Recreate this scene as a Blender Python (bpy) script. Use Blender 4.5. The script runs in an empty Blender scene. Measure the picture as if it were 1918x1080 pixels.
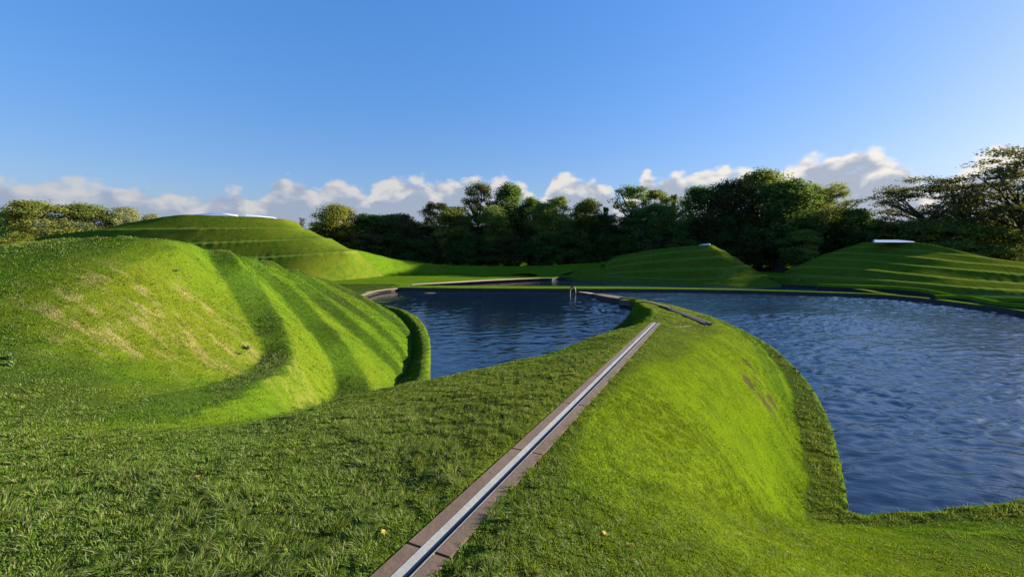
import bpy, bmesh, math, random
import numpy as np
from mathutils import Vector, Matrix, noise as mnoise
from mathutils.geometry import tessellate_polygon

random.seed(7)
rng = np.random.default_rng(7)
scene = bpy.context.scene
COL = scene.collection

# ------------------------------------------------------------------ camera
EYE = 5.0
FPX = 805.0                      # focal length in pixels of a 1918 wide frame
PITCH = math.atan(70 / FPX)
cam_d = bpy.data.cameras.new("camera")
cam_d.sensor_width = 36.0
cam_d.lens = 36.0 * FPX / 1918.0
cam_d.clip_start = 0.05
cam_d.clip_end = 6000
cam = bpy.data.objects.new("camera", cam_d)
COL.objects.link(cam)
cam.location = (0, 0, EYE)
cam.rotation_euler = (math.pi / 2 - PITCH, 0, 0)
scene.camera = cam

# ------------------------------------------------------------------ light
SUN_AZ = math.radians(73)        # clockwise from +Y (the view direction)
SUN_EL = math.radians(15.5)
SUN_POWER = 5.0
EXPOSURE = 1.62
SKY_POWER = 0.285 / 2 ** EXPOSURE      # about 0.1
scene.view_settings.view_transform = 'Standard'
scene.view_settings.look = 'None'
scene.view_settings.gamma = 1
scene.view_settings.use_curve_mapping = False
scene.view_settings.exposure = EXPOSURE
sd = bpy.data.lights.new("sun", 'SUN')
sd.energy = SUN_POWER
sd.angle = math.radians(0.53)
sd.color = (1.0, 0.93, 0.80)
sun = bpy.data.objects.new("sun", sd)
COL.objects.link(sun)
sdir = Vector((math.sin(SUN_AZ) * math.cos(SUN_EL), math.cos(SUN_AZ) * math.cos(SUN_EL), math.sin(SUN_EL)))
sun.rotation_euler = sdir.to_track_quat('Z', 'Y').to_euler()
sun.location = (60, 40, 60)


class NT:
    """small helper around a node tree"""
    def __init__(self, tree):
        self.t = tree
        self.n = tree.nodes
        self.l = tree.links

    def new(self, kind, **kw):
        nd = self.n.new(kind)
        for k, v in kw.items():
            setattr(nd, k, v)
        return nd

    def put(self, sock, v):
        if isinstance(v, bpy.types.NodeSocket):
            self.l.new(v, sock)
        elif v is not None:
            sock.default_value = v

    def math(self, op, a, b=None, c=None, clamp=False):
        nd = self.new('ShaderNodeMath', operation=op, use_clamp=clamp)
        self.put(nd.inputs[0], a)
        if b is not None:
            self.put(nd.inputs[1], b)
        if c is not None:
            self.put(nd.inputs[2], c)
        return nd.outputs[0]

    def vmath(self, op, a, b=None):
        nd = self.new('ShaderNodeVectorMath', operation=op)
        self.put(nd.inputs[0], a)
        if b is not None:
            self.put(nd.inputs[1], b)
        return nd.outputs['Value'] if op in ('LENGTH', 'DOT_PRODUCT', 'DISTANCE') else nd.outputs[0]

    def mix(self, f, a, b, mode='MIX'):
        nd = self.new('ShaderNodeMix', data_type='RGBA', blend_type=mode)
        self.put(nd.inputs[0], f)
        self.put(nd.inputs[6], a)
        self.put(nd.inputs[7], b)
        return nd.outputs[2]

    def noise(self, vec, scale, detail=4, rough=0.55, dist=0.0):
        nd = self.new('ShaderNodeTexNoise')
        self.put(nd.inputs['Vector'], vec)
        nd.inputs['Scale'].default_value = scale
        nd.inputs['Detail'].default_value = detail
        nd.inputs['Roughness'].default_value = rough
        nd.inputs['Distortion'].default_value = dist
        return nd.outputs[0]

    def smooth(self, v, a, b, c=0.0, d=1.0):
        nd = self.new('ShaderNodeMapRange', interpolation_type='SMOOTHSTEP')
        self.put(nd.inputs[0], v)
        nd.inputs[1].default_value = a
        nd.inputs[2].default_value = b
        nd.inputs[3].default_value = c
        nd.inputs[4].default_value = d
        return nd.outputs[0]

    def scalevec(self, vec, s, rot=(0, 0, 0)):
        nd = self.new('ShaderNodeMapping')
        self.put(nd.inputs[0], vec)
        nd.inputs['Scale'].default_value = s
        nd.inputs['Rotation'].default_value = rot
        return nd.outputs[0]


def px_dir(u, v):
    x, z = (u - 959.0) / FPX, -(v - 540.0) / FPX
    c, s = math.cos(PITCH), math.sin(PITCH)
    return (x, c + z * s, -s + z * c)


def PZ(u, v, z):
    d = px_dir(u, v)
    t = (z - EYE) / d[2]
    return (d[0] * t, d[1] * t, z)


def PY(u, v, Y):
    d = px_dir(u, v)
    t = Y / d[1]
    return (d[0] * t, Y, EYE + d[2] * t)


def ang(u, v):
    """azimuth and elevation of the sight line through a point of the photograph"""
    d = Vector(px_dir(u, v)).normalized()
    return math.atan2(d.x, d.y), math.asin(d.z)


# ------------------------------------------------------------------ world: physical sky + far clouds
world = bpy.data.worlds.new("World")
scene.world = world
world.use_nodes = True
w = NT(world.node_tree)
w.n.clear()
sky = w.new('ShaderNodeTexSky', sky_type='NISHITA', sun_disc=False)
sky.sun_elevation = SUN_EL
sky.sun_rotation = SUN_AZ
sky.altitude = 0
sky.air_density = 1.6
sky.dust_density = 1.0
sky.ozone_density = 6.0
tc = w.new('ShaderNodeTexCoord')
nrm = w.vmath('NORMALIZE', tc.outputs['Generated'])
sep = w.new('ShaderNodeSeparateXYZ')
w.put(sep.inputs[0], nrm)
az = w.math('ARCTAN2', sep.outputs[0], sep.outputs[1])
el = w.math('ARCSINE', sep.outputs[2])
# tops of the cumulus bank along the horizon, by azimuth
tops = [(-900, 345), (-500, 335), (-200, 345), (0, 331), (90, 335), (160, 342), (220, 343), (270, 356), (330, 366), (370, 374), (400, 357), (425, 360), (440, 354),
        (475, 372), (500, 345), (525, 330), (560, 333), (583, 352), (605, 352), (625, 338), (650, 345), (668, 352), (690, 368), (705, 352),
        (718, 332), (760, 332), (800, 336), (850, 338), (900, 336), (950, 336), (985, 352), (1010, 368), (1025, 345), (1055, 326), (1075, 330), (1100, 340), (1140, 352),
        (1165, 375), (1190, 335), (1215, 321), (1240, 338), (1255, 325), (1300, 326), (1315, 316), (1345, 320), (1385, 316), (1420, 330), (1460, 330),
        (1490, 296), (1515, 290), (1550, 298), (1575, 285), (1610, 277), (1650, 288), (1690, 302), (1720, 322), (1745, 350), (1775, 345), (1800, 310), (1840, 300),
        (1870, 268), (1900, 270), (1960, 285), (2100, 300), (2300, 325), (2800, 330)]
A0, A1 = -math.pi, math.pi
fc = w.new('ShaderNodeFloatCurve')
azn = w.math('MULTIPLY_ADD', az, 1 / (A1 - A0), 0.5)
w.put(fc.inputs['Value'], azn)
cm = fc.mapping
cm.use_clip = False
cv = cm.curves[0]
pts = []
for (u_, v_) in tops:
    a_, e_ = ang(u_, v_)
    pts.append(((a_ - A0) / (A1 - A0), e_))
pts = [(0.0, 0.09), (0.1, 0.12), (0.2, 0.10)] + pts + [(0.83, 0.13), (0.92, 0.10), (1.0, 0.09)]
pts.sort()
cv.points[0].location = (pts[0][0], pts[0][1] * 2)
cv.points[1].location = (pts[-1][0], pts[-1][1] * 2)
for p_ in pts[1:-1]:
    cv.points.new(p_[0], p_[1] * 2)
cm.update()
top = w.math('MULTIPLY', fc.outputs[0], 0.5)
cvec = w.new('ShaderNodeCombineXYZ')
w.put(cvec.inputs[0], az)
w.put(cvec.inputs[1], w.math('MULTIPLY', el, 1.5))
cvec = cvec.outputs[0]
n1 = w.noise(cvec, 26, 9, 0.58, 0.25)
n2 = w.noise(cvec, 7, 5, 0.5)
h = w.math('SUBTRACT', top, el)                       # how far below the cloud top
def lobes(scale, off):
    vo = w.new('ShaderNodeTexVoronoi', feature='SMOOTH_F1', voronoi_dimensions='2D')
    wob = w.new('ShaderNodeTexNoise')
    wob.inputs['Scale'].default_value = scale * .8
    wob.inputs['Detail'].default_value = 3
    w.put(wob.inputs['Vector'], cvec)
    w.put(vo.inputs['Vector'], w.vmath('ADD', w.vmath('ADD', cvec, (off, off, 0)), w.vmath('MULTIPLY', wob.outputs['Color'], (.5 / scale, .5 / scale, 0))))
    vo.inputs['Scale'].default_value = scale
    vo.inputs['Smoothness'].default_value = .35
    return w.math('SUBTRACT', 0.42, vo.outputs['Distance'])
v1 = lobes(19, .3)
v2 = lobes(47, 1.7)
lob = w.math('ADD', w.math('MULTIPLY', v1, 0.026), w.math('MULTIPLY', v2, 0.013))
h = w.math('ADD', h, w.math('ADD', lob, w.math('MULTIPLY', w.math('SUBTRACT', n1, 0.5), 0.030)))
mask = w.smooth(h, -0.006, 0.012)
# breaks of blue between the clouds, low down
gap = w.smooth(w.math('ADD', n2, w.math('MULTIPLY', n1, 0.35)), 0.44, 0.54)
mask = w.math('MULTIPLY', mask, w.math('MAXIMUM', gap, w.smooth(h, 0.045, 0.02)))
# rim of each puff catches the sun, the body is blue-grey
n3 = w.noise(w.vmath('ADD', cvec, (3.1, 7.7, 0)), 15, 8, 0.55, 0.4)
body = w.smooth(w.math('SUBTRACT', w.math('ADD', h, w.math('MULTIPLY', w.math('SUBTRACT', n3, 0.5), 0.17)), w.math('MULTIPLY', lob, 2.4)), -0.002, 0.045)
azb = w.smooth(az, -0.9, 0.8)
lit = w.mix(azb, (0.62, 0.62, 0.64, 1), (1.0, 0.93, 0.83, 1))
shd = w.mix(azb, (0.35, 0.42, 0.56, 1), (0.43, 0.48, 0.58, 1))
ccol = w.mix(body, lit, shd)
skm = w.new('ShaderNodeHueSaturation')
skm.inputs['Saturation'].default_value = 1.5
gmm = w.new('ShaderNodeGamma')
w.put(gmm.inputs['Color'], sky.outputs[0])
gmm.inputs['Gamma'].default_value = 0.55
w.put(skm.inputs['Color'], gmm.outputs[0])
bg1 = w.new('ShaderNodeBackground')
w.put(bg1.inputs[0], w.mix(1.0, skm.outputs[0], (0.93, 1.01, 1.50, 1), 'MULTIPLY'))
bg1.inputs[1].default_value = SKY_POWER
bg2 = w.new('ShaderNodeBackground')
w.put(bg2.inputs[0], ccol)
bg2.inputs[1].default_value = 0.315
ms = w.new('ShaderNodeMixShader')
w.put(ms.inputs[0], w.math('MULTIPLY', mask, 0.93))
w.l.new(bg1.outputs[0], ms.inputs[1])
w.l.new(bg2.outputs[0], ms.inputs[2])
wo = w.new('ShaderNodeOutputWorld')
w.l.new(ms.outputs[0], wo.inputs[0])


# ------------------------------------------------------------------ materials
def new_mat(name):
    m = bpy.data.materials.new(name)
    m.use_nodes = True
    t = NT(m.node_tree)
    t.n.clear()
    out = t.new('ShaderNodeOutputMaterial')
    return m, t, out


def simple_mat(name, col, rough=0.8, metal=0.0, bump=0.0, bscale=20, var=0.25, vscale=3.0, dark=None):
    m, t, out = new_mat(name)
    b = t.new('ShaderNodeBsdfPrincipled')
    g = t.new('ShaderNodeNewGeometry')
    n = t.noise(g.outputs['Position'], vscale, 6, 0.6)
    f = t.noise(g.outputs['Position'], vscale * 9, 4, 0.6)
    c2 = dark or tuple(x * (1 - var) for x in col[:3])
    c = t.mix(t.smooth(n, 0.3, 0.7), (*col[:3], 1), (*c2[:3], 1))
    c = t.mix(t.math('MULTIPLY', t.smooth(f, 0.35, 0.7), 0.35), c, (*[x * 0.6 for x in c2[:3]], 1))
    t.put(b.inputs['Base Color'], c)
    b.inputs['Roughness'].default_value = rough
    b.inputs['Metallic'].default_value = metal
    if bump:
        bp = t.new('ShaderNodeBump')
        bp.inputs['Strength'].default_value = bump
        bp.inputs['Distance'].default_value = 0.01
        t.put(bp.inputs['Height'], t.noise(g.outputs['Position'], bscale, 6, 0.6))
        t.put(b.inputs['Normal'], bp.outputs[0])
    t.l.new(b.outputs[0], out.inputs[0])
    return m


def grass_group():
    """turf colour by place: fresh green, yellowed slopes, dry straw patches, bare soil scars"""
    gt = bpy.data.node_groups.new("turf_colour", 'ShaderNodeTree')
    gt.interface.new_socket("Color", in_out='OUTPUT', socket_type='NodeSocketColor')
    gt.interface.new_socket("Bare", in_out='OUTPUT', socket_type='NodeSocketFloat')
    t = NT(gt)
    go = t.new('NodeGroupOutput')
    g = t.new('ShaderNodeNewGeometry')
    P = g.outputs['Position']
    big = t.noise(P, 0.22, 4, 0.55)
    mid = t.noise(P, 1.3, 5, 0.6)
    fine = t.noise(P, 9, 4, 0.65)
    c = t.mix(t.smooth(mid, 0.32, 0.68), (0.070, 0.135, 0.007, 1), (0.118, 0.185, 0.009, 1))
    c = t.mix(t.math('MULTIPLY', t.smooth(big, 0.42, 0.68), 0.6), c, (0.150, 0.185, 0.012, 1))
    c = t.mix(t.math('MULTIPLY', t.smooth(fine, 0.48, 0.72), 0.45), c, (0.045, 0.095, 0.004, 1))

    def blob(centre, rx, ry, rot, soft=0.35):
        mp = t.vmath('SUBTRACT', P, centre)
        ro = t.new('ShaderNodeVectorRotate', rotation_type='Z_AXIS')
        t.put(ro.inputs['Vector'], mp)
        ro.inputs['Angle'].default_value = rot
        q = t.vmath('MULTIPLY', ro.outputs[0], (1 / rx, 1 / ry, 0.0))
        return t.smooth(t.vmath('LENGTH', q), 1.0, soft), ro.outputs[0]

    # dry face of the near mound
    m1, loc = blob((-8.0, 9.4, 0), 3.3, 2.7, DRY_ROT)
    st = t.noise(t.vmath('MULTIPLY', loc, (0.9, 3.2, 1.0)), 0.95, 8, 0.70, 0.3)
    dry = t.math('MULTIPLY', m1, t.smooth(st, 0.50, 0.66))
    c = t.mix(t.math('MULTIPLY', m1, 0.55), c, (0.180, 0.190, 0.012, 1))
    c = t.mix(t.math('MULTIPLY', dry, 0.72), c, (0.40, 0.30, 0.12, 1))
    # yellowed band of the lower slopes and of the big right-hand face
    m2, _ = blob((-5.6, 9.5, 0), 3.2, 1.3, -0.35)
    c = t.mix(t.math('MULTIPLY', m2, t.math('MULTIPLY', t.smooth(st, 0.42, 0.6), 0.5)), c, (0.26, 0.22, 0.05, 1))
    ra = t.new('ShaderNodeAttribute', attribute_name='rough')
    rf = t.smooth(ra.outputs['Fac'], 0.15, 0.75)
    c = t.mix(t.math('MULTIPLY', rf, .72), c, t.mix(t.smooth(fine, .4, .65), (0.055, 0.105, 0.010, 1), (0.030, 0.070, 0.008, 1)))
    m3, _ = blob((4.0, 7.6, 0), 6.8, 2.7, -0.95, 0.6)
    c = t.mix(t.math('MULTIPLY', m3, t.math('MULTIPLY_ADD', t.smooth(mid, 0.35, 0.65), 0.45, 0.25)), c, (0.140, 0.205, 0.005, 1))
    # bare soil scars on the right-hand face
    bare = None
    for (cc, rx, ry, ro_) in SCARS:
        mm, lc = blob(cc, rx, ry, ro_, 0.1)
        e = t.noise(P, 6.0, 7, 0.78)
        k = t.smooth(t.math('ADD', mm, t.math('MULTIPLY', t.math('SUBTRACT', e, 0.5), 4.2)), 0.40, 0.62)
        k = t.math('MULTIPLY', k, t.smooth(mm, 0.0, 0.2))
        bare = k if bare is None else t.math('MAXIMUM', bare, k)
    c = t.mix(t.math('MULTIPLY', bare, .85), c, (0.080, 0.050, 0.030, 1))
    t.l.new(c, go.inputs[0])
    t.l.new(bare, go.inputs[1])
    return gt


DRY_ROT = 0.30
SCARS = []
for (x1_, y1_, x2_, y2_, w_) in ((5.66, 10.35, 5.27, 9.05, .075), (5.26, 9.08, 5.95, 9.47, .085), (6.36, 11.75, 6.28, 10.85, .07), (5.85, 9.66, 6.5, 10.2, .06), (5.9, 10.6, 6.1, 10.0, .05)):
    SCARS.append((((x1_ + x2_) / 2, (y1_ + y2_) / 2, 0.0), math.hypot(x2_ - x1_, y2_ - y1_) / 2 + .12, w_ * 3.0, -math.atan2(y2_ - y1_, x2_ - x1_)))
TURF = None


def turf_material(name, tint=(1, 1, 1), bump=1.0, scale=1.0, ledge=False, thatch_shade=False):
    global TURF
    if TURF is None:
        TURF = grass_group()
    m, t, out = new_mat(name)
    gg = t.new('ShaderNodeGroup')
    gg.node_tree = TURF
    g = t.new('ShaderNodeNewGeometry')
    P = g.outputs['Position']
    b = t.new('ShaderNodeBsdfDiffuse')
    c = t.mix(1.0, gg.outputs[0], (*tint, 1), 'MULTIPLY')
    if ledge:       # ledges painted paler than the risers, standing in for sun on their flats
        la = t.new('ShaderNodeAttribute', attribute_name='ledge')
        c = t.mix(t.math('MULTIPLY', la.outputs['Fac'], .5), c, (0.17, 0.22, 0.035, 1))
    if thatch_shade:      # level turf, long and thatchy, darkened to stand in for shade between blades
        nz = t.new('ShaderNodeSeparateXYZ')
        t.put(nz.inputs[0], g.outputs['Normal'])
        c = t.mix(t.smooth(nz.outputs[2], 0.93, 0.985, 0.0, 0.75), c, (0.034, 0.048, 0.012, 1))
    f2 = t.noise(P, 34 * scale, 3, 0.7)
    c = t.mix(t.math('MULTIPLY', t.smooth(f2, 0.45, 0.75), 0.45), c, (0.03, 0.07, 0.004, 1))
    t.put(b.inputs['Color'], c)
    bp = t.new('ShaderNodeBump')
    bp.inputs['Strength'].default_value = bump
    bp.inputs['Distance'].default_value = 0.06
    hh = t.math('ADD', t.noise(P, 6 * scale, 5, 0.7), t.math('MULTIPLY', t.noise(P, 30 * scale, 3, 0.7), 0.6))
    t.put(bp.inputs['Height'], hh)
    t.put(b.inputs['Normal'], bp.outputs[0])
    t.l.new(b.outputs[0], out.inputs[0])
    return m


M_TURF = turf_material("turf", (0.85, 0.85, 0.9), thatch_shade=True)
M_TURF_FAR = turf_material("turf_distant", (0.85, 0.90, 0.9), 0.8, 0.35)
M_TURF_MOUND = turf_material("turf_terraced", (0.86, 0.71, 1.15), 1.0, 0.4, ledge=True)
M_BANK = simple_mat("dark_bank", (0.035, 0.03, 0.02), 0.95, bump=0.8, bscale=6, var=0.5)
M_STONE = simple_mat("brown_stone", (0.160, 0.098, 0.058), 0.85, bump=0.35, bscale=30, var=0.3, vscale=2.0)
M_PALE = simple_mat("pale_stone", (0.52, 0.43, 0.31), 0.8, bump=0.3, bscale=20, var=0.2)
M_GRAVEL = simple_mat("gravel", (0.42, 0.30, 0.19), 0.95, bump=1.0, bscale=60, var=0.3, vscale=8)
M_STEEL = simple_mat("galvanised_steel", (0.175, 0.175, 0.17), 0.6, metal=0.1, bump=0.15, bscale=40, var=0.25, vscale=4)
M_WHITE = simple_mat("white_sheet", (0.55, 0.58, 0.62), 0.3, metal=0.35, var=0.05)
M_BARK = simple_mat("bark", (0.075, 0.055, 0.04), 0.9, bump=0.6, bscale=12, var=0.4)
M_ROPE = simple_mat("weathered_bronze", (0.17, 0.125, 0.085), 0.6, metal=0.4, bump=0.3, bscale=25, var=0.4)


# ------------------------------------------------------------------ object helpers
def mesh_obj(name, verts, faces, mats, parent=None, smooth=True, mat_idx=None):
    me = bpy.data.meshes.new(name)
    me.from_pydata([tuple(map(float, v)) for v in verts], [], [tuple(map(int, f)) for f in faces])
    for m in (mats if isinstance(mats, (list, tuple)) else [mats]):
        me.materials.append(m)
    if mat_idx is not None:
        me.polygons.foreach_set('material_index', mat_idx)
    me.polygons.foreach_set('use_smooth', [smooth] * len(me.polygons))
    me.update()
    o = bpy.data.objects.new(name, me)
    COL.objects.link(o)
    if parent is not None:
        o.parent = parent
    return o


def bm_obj(name, bm, mats, parent=None, smooth=False):
    me = bpy.data.meshes.new(name)
    bm.to_mesh(me)
    bm.free()
    for m in (mats if isinstance(mats, (list, tuple)) else [mats]):
        me.materials.append(m)
    me.polygons.foreach_set('use_smooth', [smooth] * len(me.polygons))
    o = bpy.data.objects.new(name, me)
    COL.objects.link(o)
    if parent is not None:
        o.parent = parent
    return o


def tag(o, label=None, cat=None, group=None, kind=None):
    for k, v in (('label', label), ('category', cat), ('group', group), ('kind', kind)):
        if v:
            o[k] = v
    return o


def empty(name, loc, rz=0.0):
    o = bpy.data.objects.new(name, None)
    COL.objects.link(o)
    o.location = loc
    o.rotation_euler = (0, 0, rz)
    return o


def catmull(pts, step=0.25, closed=False):
    """smooth curve through points, evenly resampled"""
    P = np.array(pts, float)
    n = len(P)
    out = []
    rngi = range(n if closed else n - 1)
    for i in rngi:
        if closed:
            p0, p1, p2, p3 = P[(i - 1) % n], P[i], P[(i + 1) % n], P[(i + 2) % n]
        else:
            p1, p2 = P[i], P[i + 1]
            p0 = P[i - 1] if i > 0 else 2 * p1 - p2
            p3 = P[i + 2] if i + 2 < n else 2 * p2 - p1
        # centripetal
        a = lambda q, r: max(np.linalg.norm((r - q)[:2]), 1e-4) ** 0.5
        t0 = 0; t1 = t0 + a(p0, p1); t2 = t1 + a(p1, p2); t3 = t2 + a(p2, p3)
        k = max(2, int(np.linalg.norm(p2 - p1) / step) + 1)
        for t in np.linspace(t1, t2, k, endpoint=False):
            A1_ = (t1 - t) / (t1 - t0) * p0 + (t - t0) / (t1 - t0) * p1
            A2_ = (t2 - t) / (t2 - t1) * p1 + (t - t1) / (t2 - t1) * p2
            A3_ = (t3 - t) / (t3 - t2) * p2 + (t - t2) / (t3 - t2) * p3
            B1 = (t2 - t) / (t2 - t0) * A1_ + (t - t0) / (t2 - t0) * A2_
            B2 = (t3 - t) / (t3 - t1) * A2_ + (t - t1) / (t3 - t1) * A3_
            out.append((t2 - t) / (t2 - t1) * B1 + (t - t1) / (t2 - t1) * B2)
    if not closed:
        out.append(P[-1])
    return np.array(out)


def resample(poly, n):
    poly = np.array(poly, float)
    d = np.r_[0, np.cumsum(np.linalg.norm(np.diff(poly, axis=0), axis=1))]
    s = np.linspace(0, d[-1], n)
    return np.stack([np.interp(s, d, poly[:, k]) for k in range(poly.shape[1])], 1)


def line_uvY(pts):
    """(u, v[, Y]) points of a feature; a missing distance is interpolated as 1/Y along the line"""
    L = [0.0]
    for a, b in zip(pts, pts[1:]):
        L.append(L[-1] + math.hypot(b[0] - a[0], b[1] - a[1]))
    ks = [(l, 1.0 / p[2]) for l, p in zip(L, pts) if len(p) > 2]
    return [PY(p[0], p[1], 1.0 / np.interp(l, [k[0] for k in ks], [k[1] for k in ks])) for l, p in zip(L, pts)]


# ------------------------------------------------------------------ near landform: a height field tied to its ridge, terrace and shore lines
SHORE_LEFT = [PZ(745, 538, .4), PZ(705, 543, .4), PZ(676, 551, .4), (-15.2, 42, .42), (-12.8, 38.5, .45), PZ(712, 570, .5), PZ(740, 577, .55), PZ(774, 589, .58),
              PZ(795, 610, .6), PZ(804, 633, .6), PZ(806.5, 660, .6), PZ(805.5, 690, .55), PZ(805, 712, .5), (-2.5, 13.3, .4), (-1.2, 12.6, .4), (1.3, 14.0, .4), (3.4, 16.8, .4),
              (4.6, 20, .4), PZ(1139, 625, .4), PZ(1168, 600, .4), PZ(1184, 578, .42), PZ(1184, 567, .5), PZ(1172, 561, .55), PZ(1160, 557, .55)]
SHORE_RIGHT = [PZ(1185, 556.5, .55), PZ(1210, 562, .5), PZ(1272, 575, .5), PZ(1330, 592, .5), PZ(1370, 608, .5), PZ(1397, 621, .5), PZ(1440, 645, .5), PZ(1500, 700, .5),
               PZ(1530, 740, .5), PZ(1556, 800, .5), PZ(1575, 870, .5), PZ(1586, 930, .5), PZ(1589, 957, .5)]
SHORE_RIGHT2 = [PZ(1594, 961, .5), PZ(1640, 961, .5), PZ(1700, 958, .5), PZ(1800, 950, .5), PZ(1918, 935, .5), PZ(2050, 912, .5), (16, 8.7, .5), (22.0, 10.0, .5)]
GX0, GX1, GY0, GY1, CELL = -30.0, 22.0, -12.0, 60.0, 0.125

sl = catmull(SHORE_LEFT, 0.1)
sr = catmull(SHORE_RIGHT, 0.1)
sr2 = catmull(SHORE_RIGHT2, 0.1)
def ragged(c):
    c = c.copy()
    n1_ = np.sin(c[:, 0] * 5.1 + 3 * np.sin(c[:, 1] * 1.7)) * .5 + np.sin(c[:, 1] * 7.3 + 2 * np.sin(c[:, 0] * 2.9)) * .5
    n2_ = np.sin(c[:, 0] * 13.1 + c[:, 1] * 4.1)
    c[:, 0] += .012 * n1_ + .008 * n2_
    c[:, 1] += .012 * np.roll(n1_, 3) - .008 * n2_
    c[:, 2] += .015 * n1_
    return c


sl, sr, sr2 = ragged(sl), ragged(sr), ragged(sr2)
shore_poly = np.vstack([sl, sr, sr2, [(22, -12, .3), (-30, -12, .3), (-30, 60, .3), (-14.9, 60, .4)]])

F = []          # (polyline of world points)


def feat(pts, step=0.08):
    F.append(catmull(pts, step))


F1uv = [(384, 467, 15), (400, 497), (430, 540), (455, 580), (478, 612), (491, 640), (493, 668, 10.5), (478, 690), (456, 702, 9.0), (410, 717), (360, 730, 7.4), (250, 755, 6.2), (150, 790, 5.0), (0, 815, 4.4)]
FOOT1 = line_uvY(F1uv)
E1uv = [(430, 469, 15.6), (455, 497), (482, 535), (505, 570), (532, 612), (545, 650), (540, 678, 10.4), (521, 694, 9.7), (491, 712, 8.8), (440, 738, 7.5), (380, 765, 6.3), (330, 788, 5.35)]
EDGE1 = line_uvY(E1uv)
F2uv = [(447, 477, 19), (464, 492), (508, 532), (551, 582), (572, 612), (599, 645), (621, 678), (629, 718, 12.6), (619, 747, 11.5), (560, 769, 9.2), (480, 791, 7.0), (400, 799, 5.9), (350, 800, 5.2)]
FOOT2 = line_uvY(F2uv)
E2uv = [(476, 479, 19.5), (520, 518), (560, 555), (600, 598), (638, 635), (668, 665), (690, 700), (690, 735, 12.4)]
EDGE2 = line_uvY(E2uv)
F3uv = [(496, 487, 23), (544, 523), (582, 558), (619, 588), (656, 620), (705, 661), (737, 694), (747, 712, 15.4), (744, 727, 14.6)]
FOOT3 = line_uvY(F3uv)
E3uv = [(510, 488.5, 23.5), (560, 523), (600, 552), (640, 586), (680, 618), (715, 648), (745, 678), (756, 700, 15.9)]
EDGE3 = line_uvY(E3uv)
F4uv = [(545, 503, 28), (584, 534), (640, 572), (690, 605), (735, 645), (760, 682, 17.4)]
FOOT4 = line_uvY(F4uv)
E4uv = [(560, 504, 28.5), (604, 533), (652, 567), (700, 599), (743, 636), (764, 668, 18.3)]
EDGE4 = line_uvY(E4uv)
F5uv = [(598, 519.5, 32), (614, 532), (651, 549), (688, 571), (740, 608), (767, 637, 22.0)]
FOOT5 = line_uvY(F5uv)
E5uv = [(612, 521, 32.5), (640, 536), (680, 558), (728, 586), (760, 612), (770, 630, 22.8)]
EDGE5 = line_uvY(E5uv)
FOOT6 = [(-14.3, 41.5, .4), PZ(710, 572, .38), PZ(747, 593, .36), PZ(768, 615, .34), PZ(774, 642, .34), PZ(768, 680, .34), PZ(750, 718, .34), (-3.9, 13.0, .36), (-3.0, 11.6, .4),
         (-1.2, 11.1, .4), (0.8, 12.0, .4), (3.0, 14.2, .4), (4.6, 17.2, .4)]
LIP = [PZ(722, 572, .55), PZ(752, 583, .7), PZ(775, 600, .74), PZ(788, 622, .74), PZ(792, 650, .74), PZ(790, 685, .7), PZ(784, 716, .6)]
def level_edge(E, Ft, uv, fuv):
    # make a terrace flat: give its outer edge the height of the foot line beside it
    fi = resample(fuv_line(fuv), 400)
    fL = resample([(p[0], p[1], 0, q[2]) for p, q in zip(fuv, Ft)], 400)
    fz = fL[:, [0, 1, 3]]; fi = fL[:, :2]
    out = []
    for p, q in zip(E, uv):
        if q[1] < 500:
            out.append(p); continue
        k = np.argmin(np.hypot(fi[:, 0] - q[0], (fi[:, 1] - q[1]) * 1.6))
        z = fz[k, 2] + .02
        z = p[2] + np.clip(z - p[2], -.45, .45)
        out.append(PZ(q[0], q[1], max(z, .38)))
    return out


def fuv_line(fuv):
    return [(p[0], p[1], 0) for p in fuv]


def fuv_z(fuv, Ft):
    return [(p[0], p[1], q[2]) for p, q in zip(fuv, Ft)]


EDGE1 = level_edge(EDGE1, FOOT1, E1uv, F1uv)
EDGE2 = level_edge(EDGE2, FOOT2, E2uv, F2uv)
EDGE3 = level_edge(EDGE3, FOOT3, E3uv, F3uv)
EDGE4 = level_edge(EDGE4, FOOT4, E4uv, F4uv)
EDGE5 = level_edge(EDGE5, FOOT5, E5uv, F5uv)
for f_ in (FOOT1, FOOT2, FOOT3, FOOT4, FOOT5):
    f_[:] = [(x, y, z - .07 if 1 < i < len(f_) - 5 else z) for i, (x, y, z) in enumerate(f_)]
for f_ in (EDGE1, EDGE2, EDGE3, EDGE4, EDGE5):
    f_[:] = [(x, y, z + .10 if 1 < i < len(f_) - 3 else z) for i, (x, y, z) in enumerate(f_)]
EDGE2[-3:] = [(x, y, z - .28) for x, y, z in EDGE2[-3:]]
EDGE1[-7:] = [(x, y, z - .16 + .02 * i) for i, (x, y, z) in enumerate(EDGE1[-7:])]
FOOT1[5:9] = [(x, y, z + .12) for x, y, z in FOOT1[5:9]]
for f in (FOOT1, EDGE1, FOOT2, EDGE2, FOOT3, EDGE3, FOOT4, EDGE4, FOOT5, EDGE5, FOOT6, LIP):
    feat(f)
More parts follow.
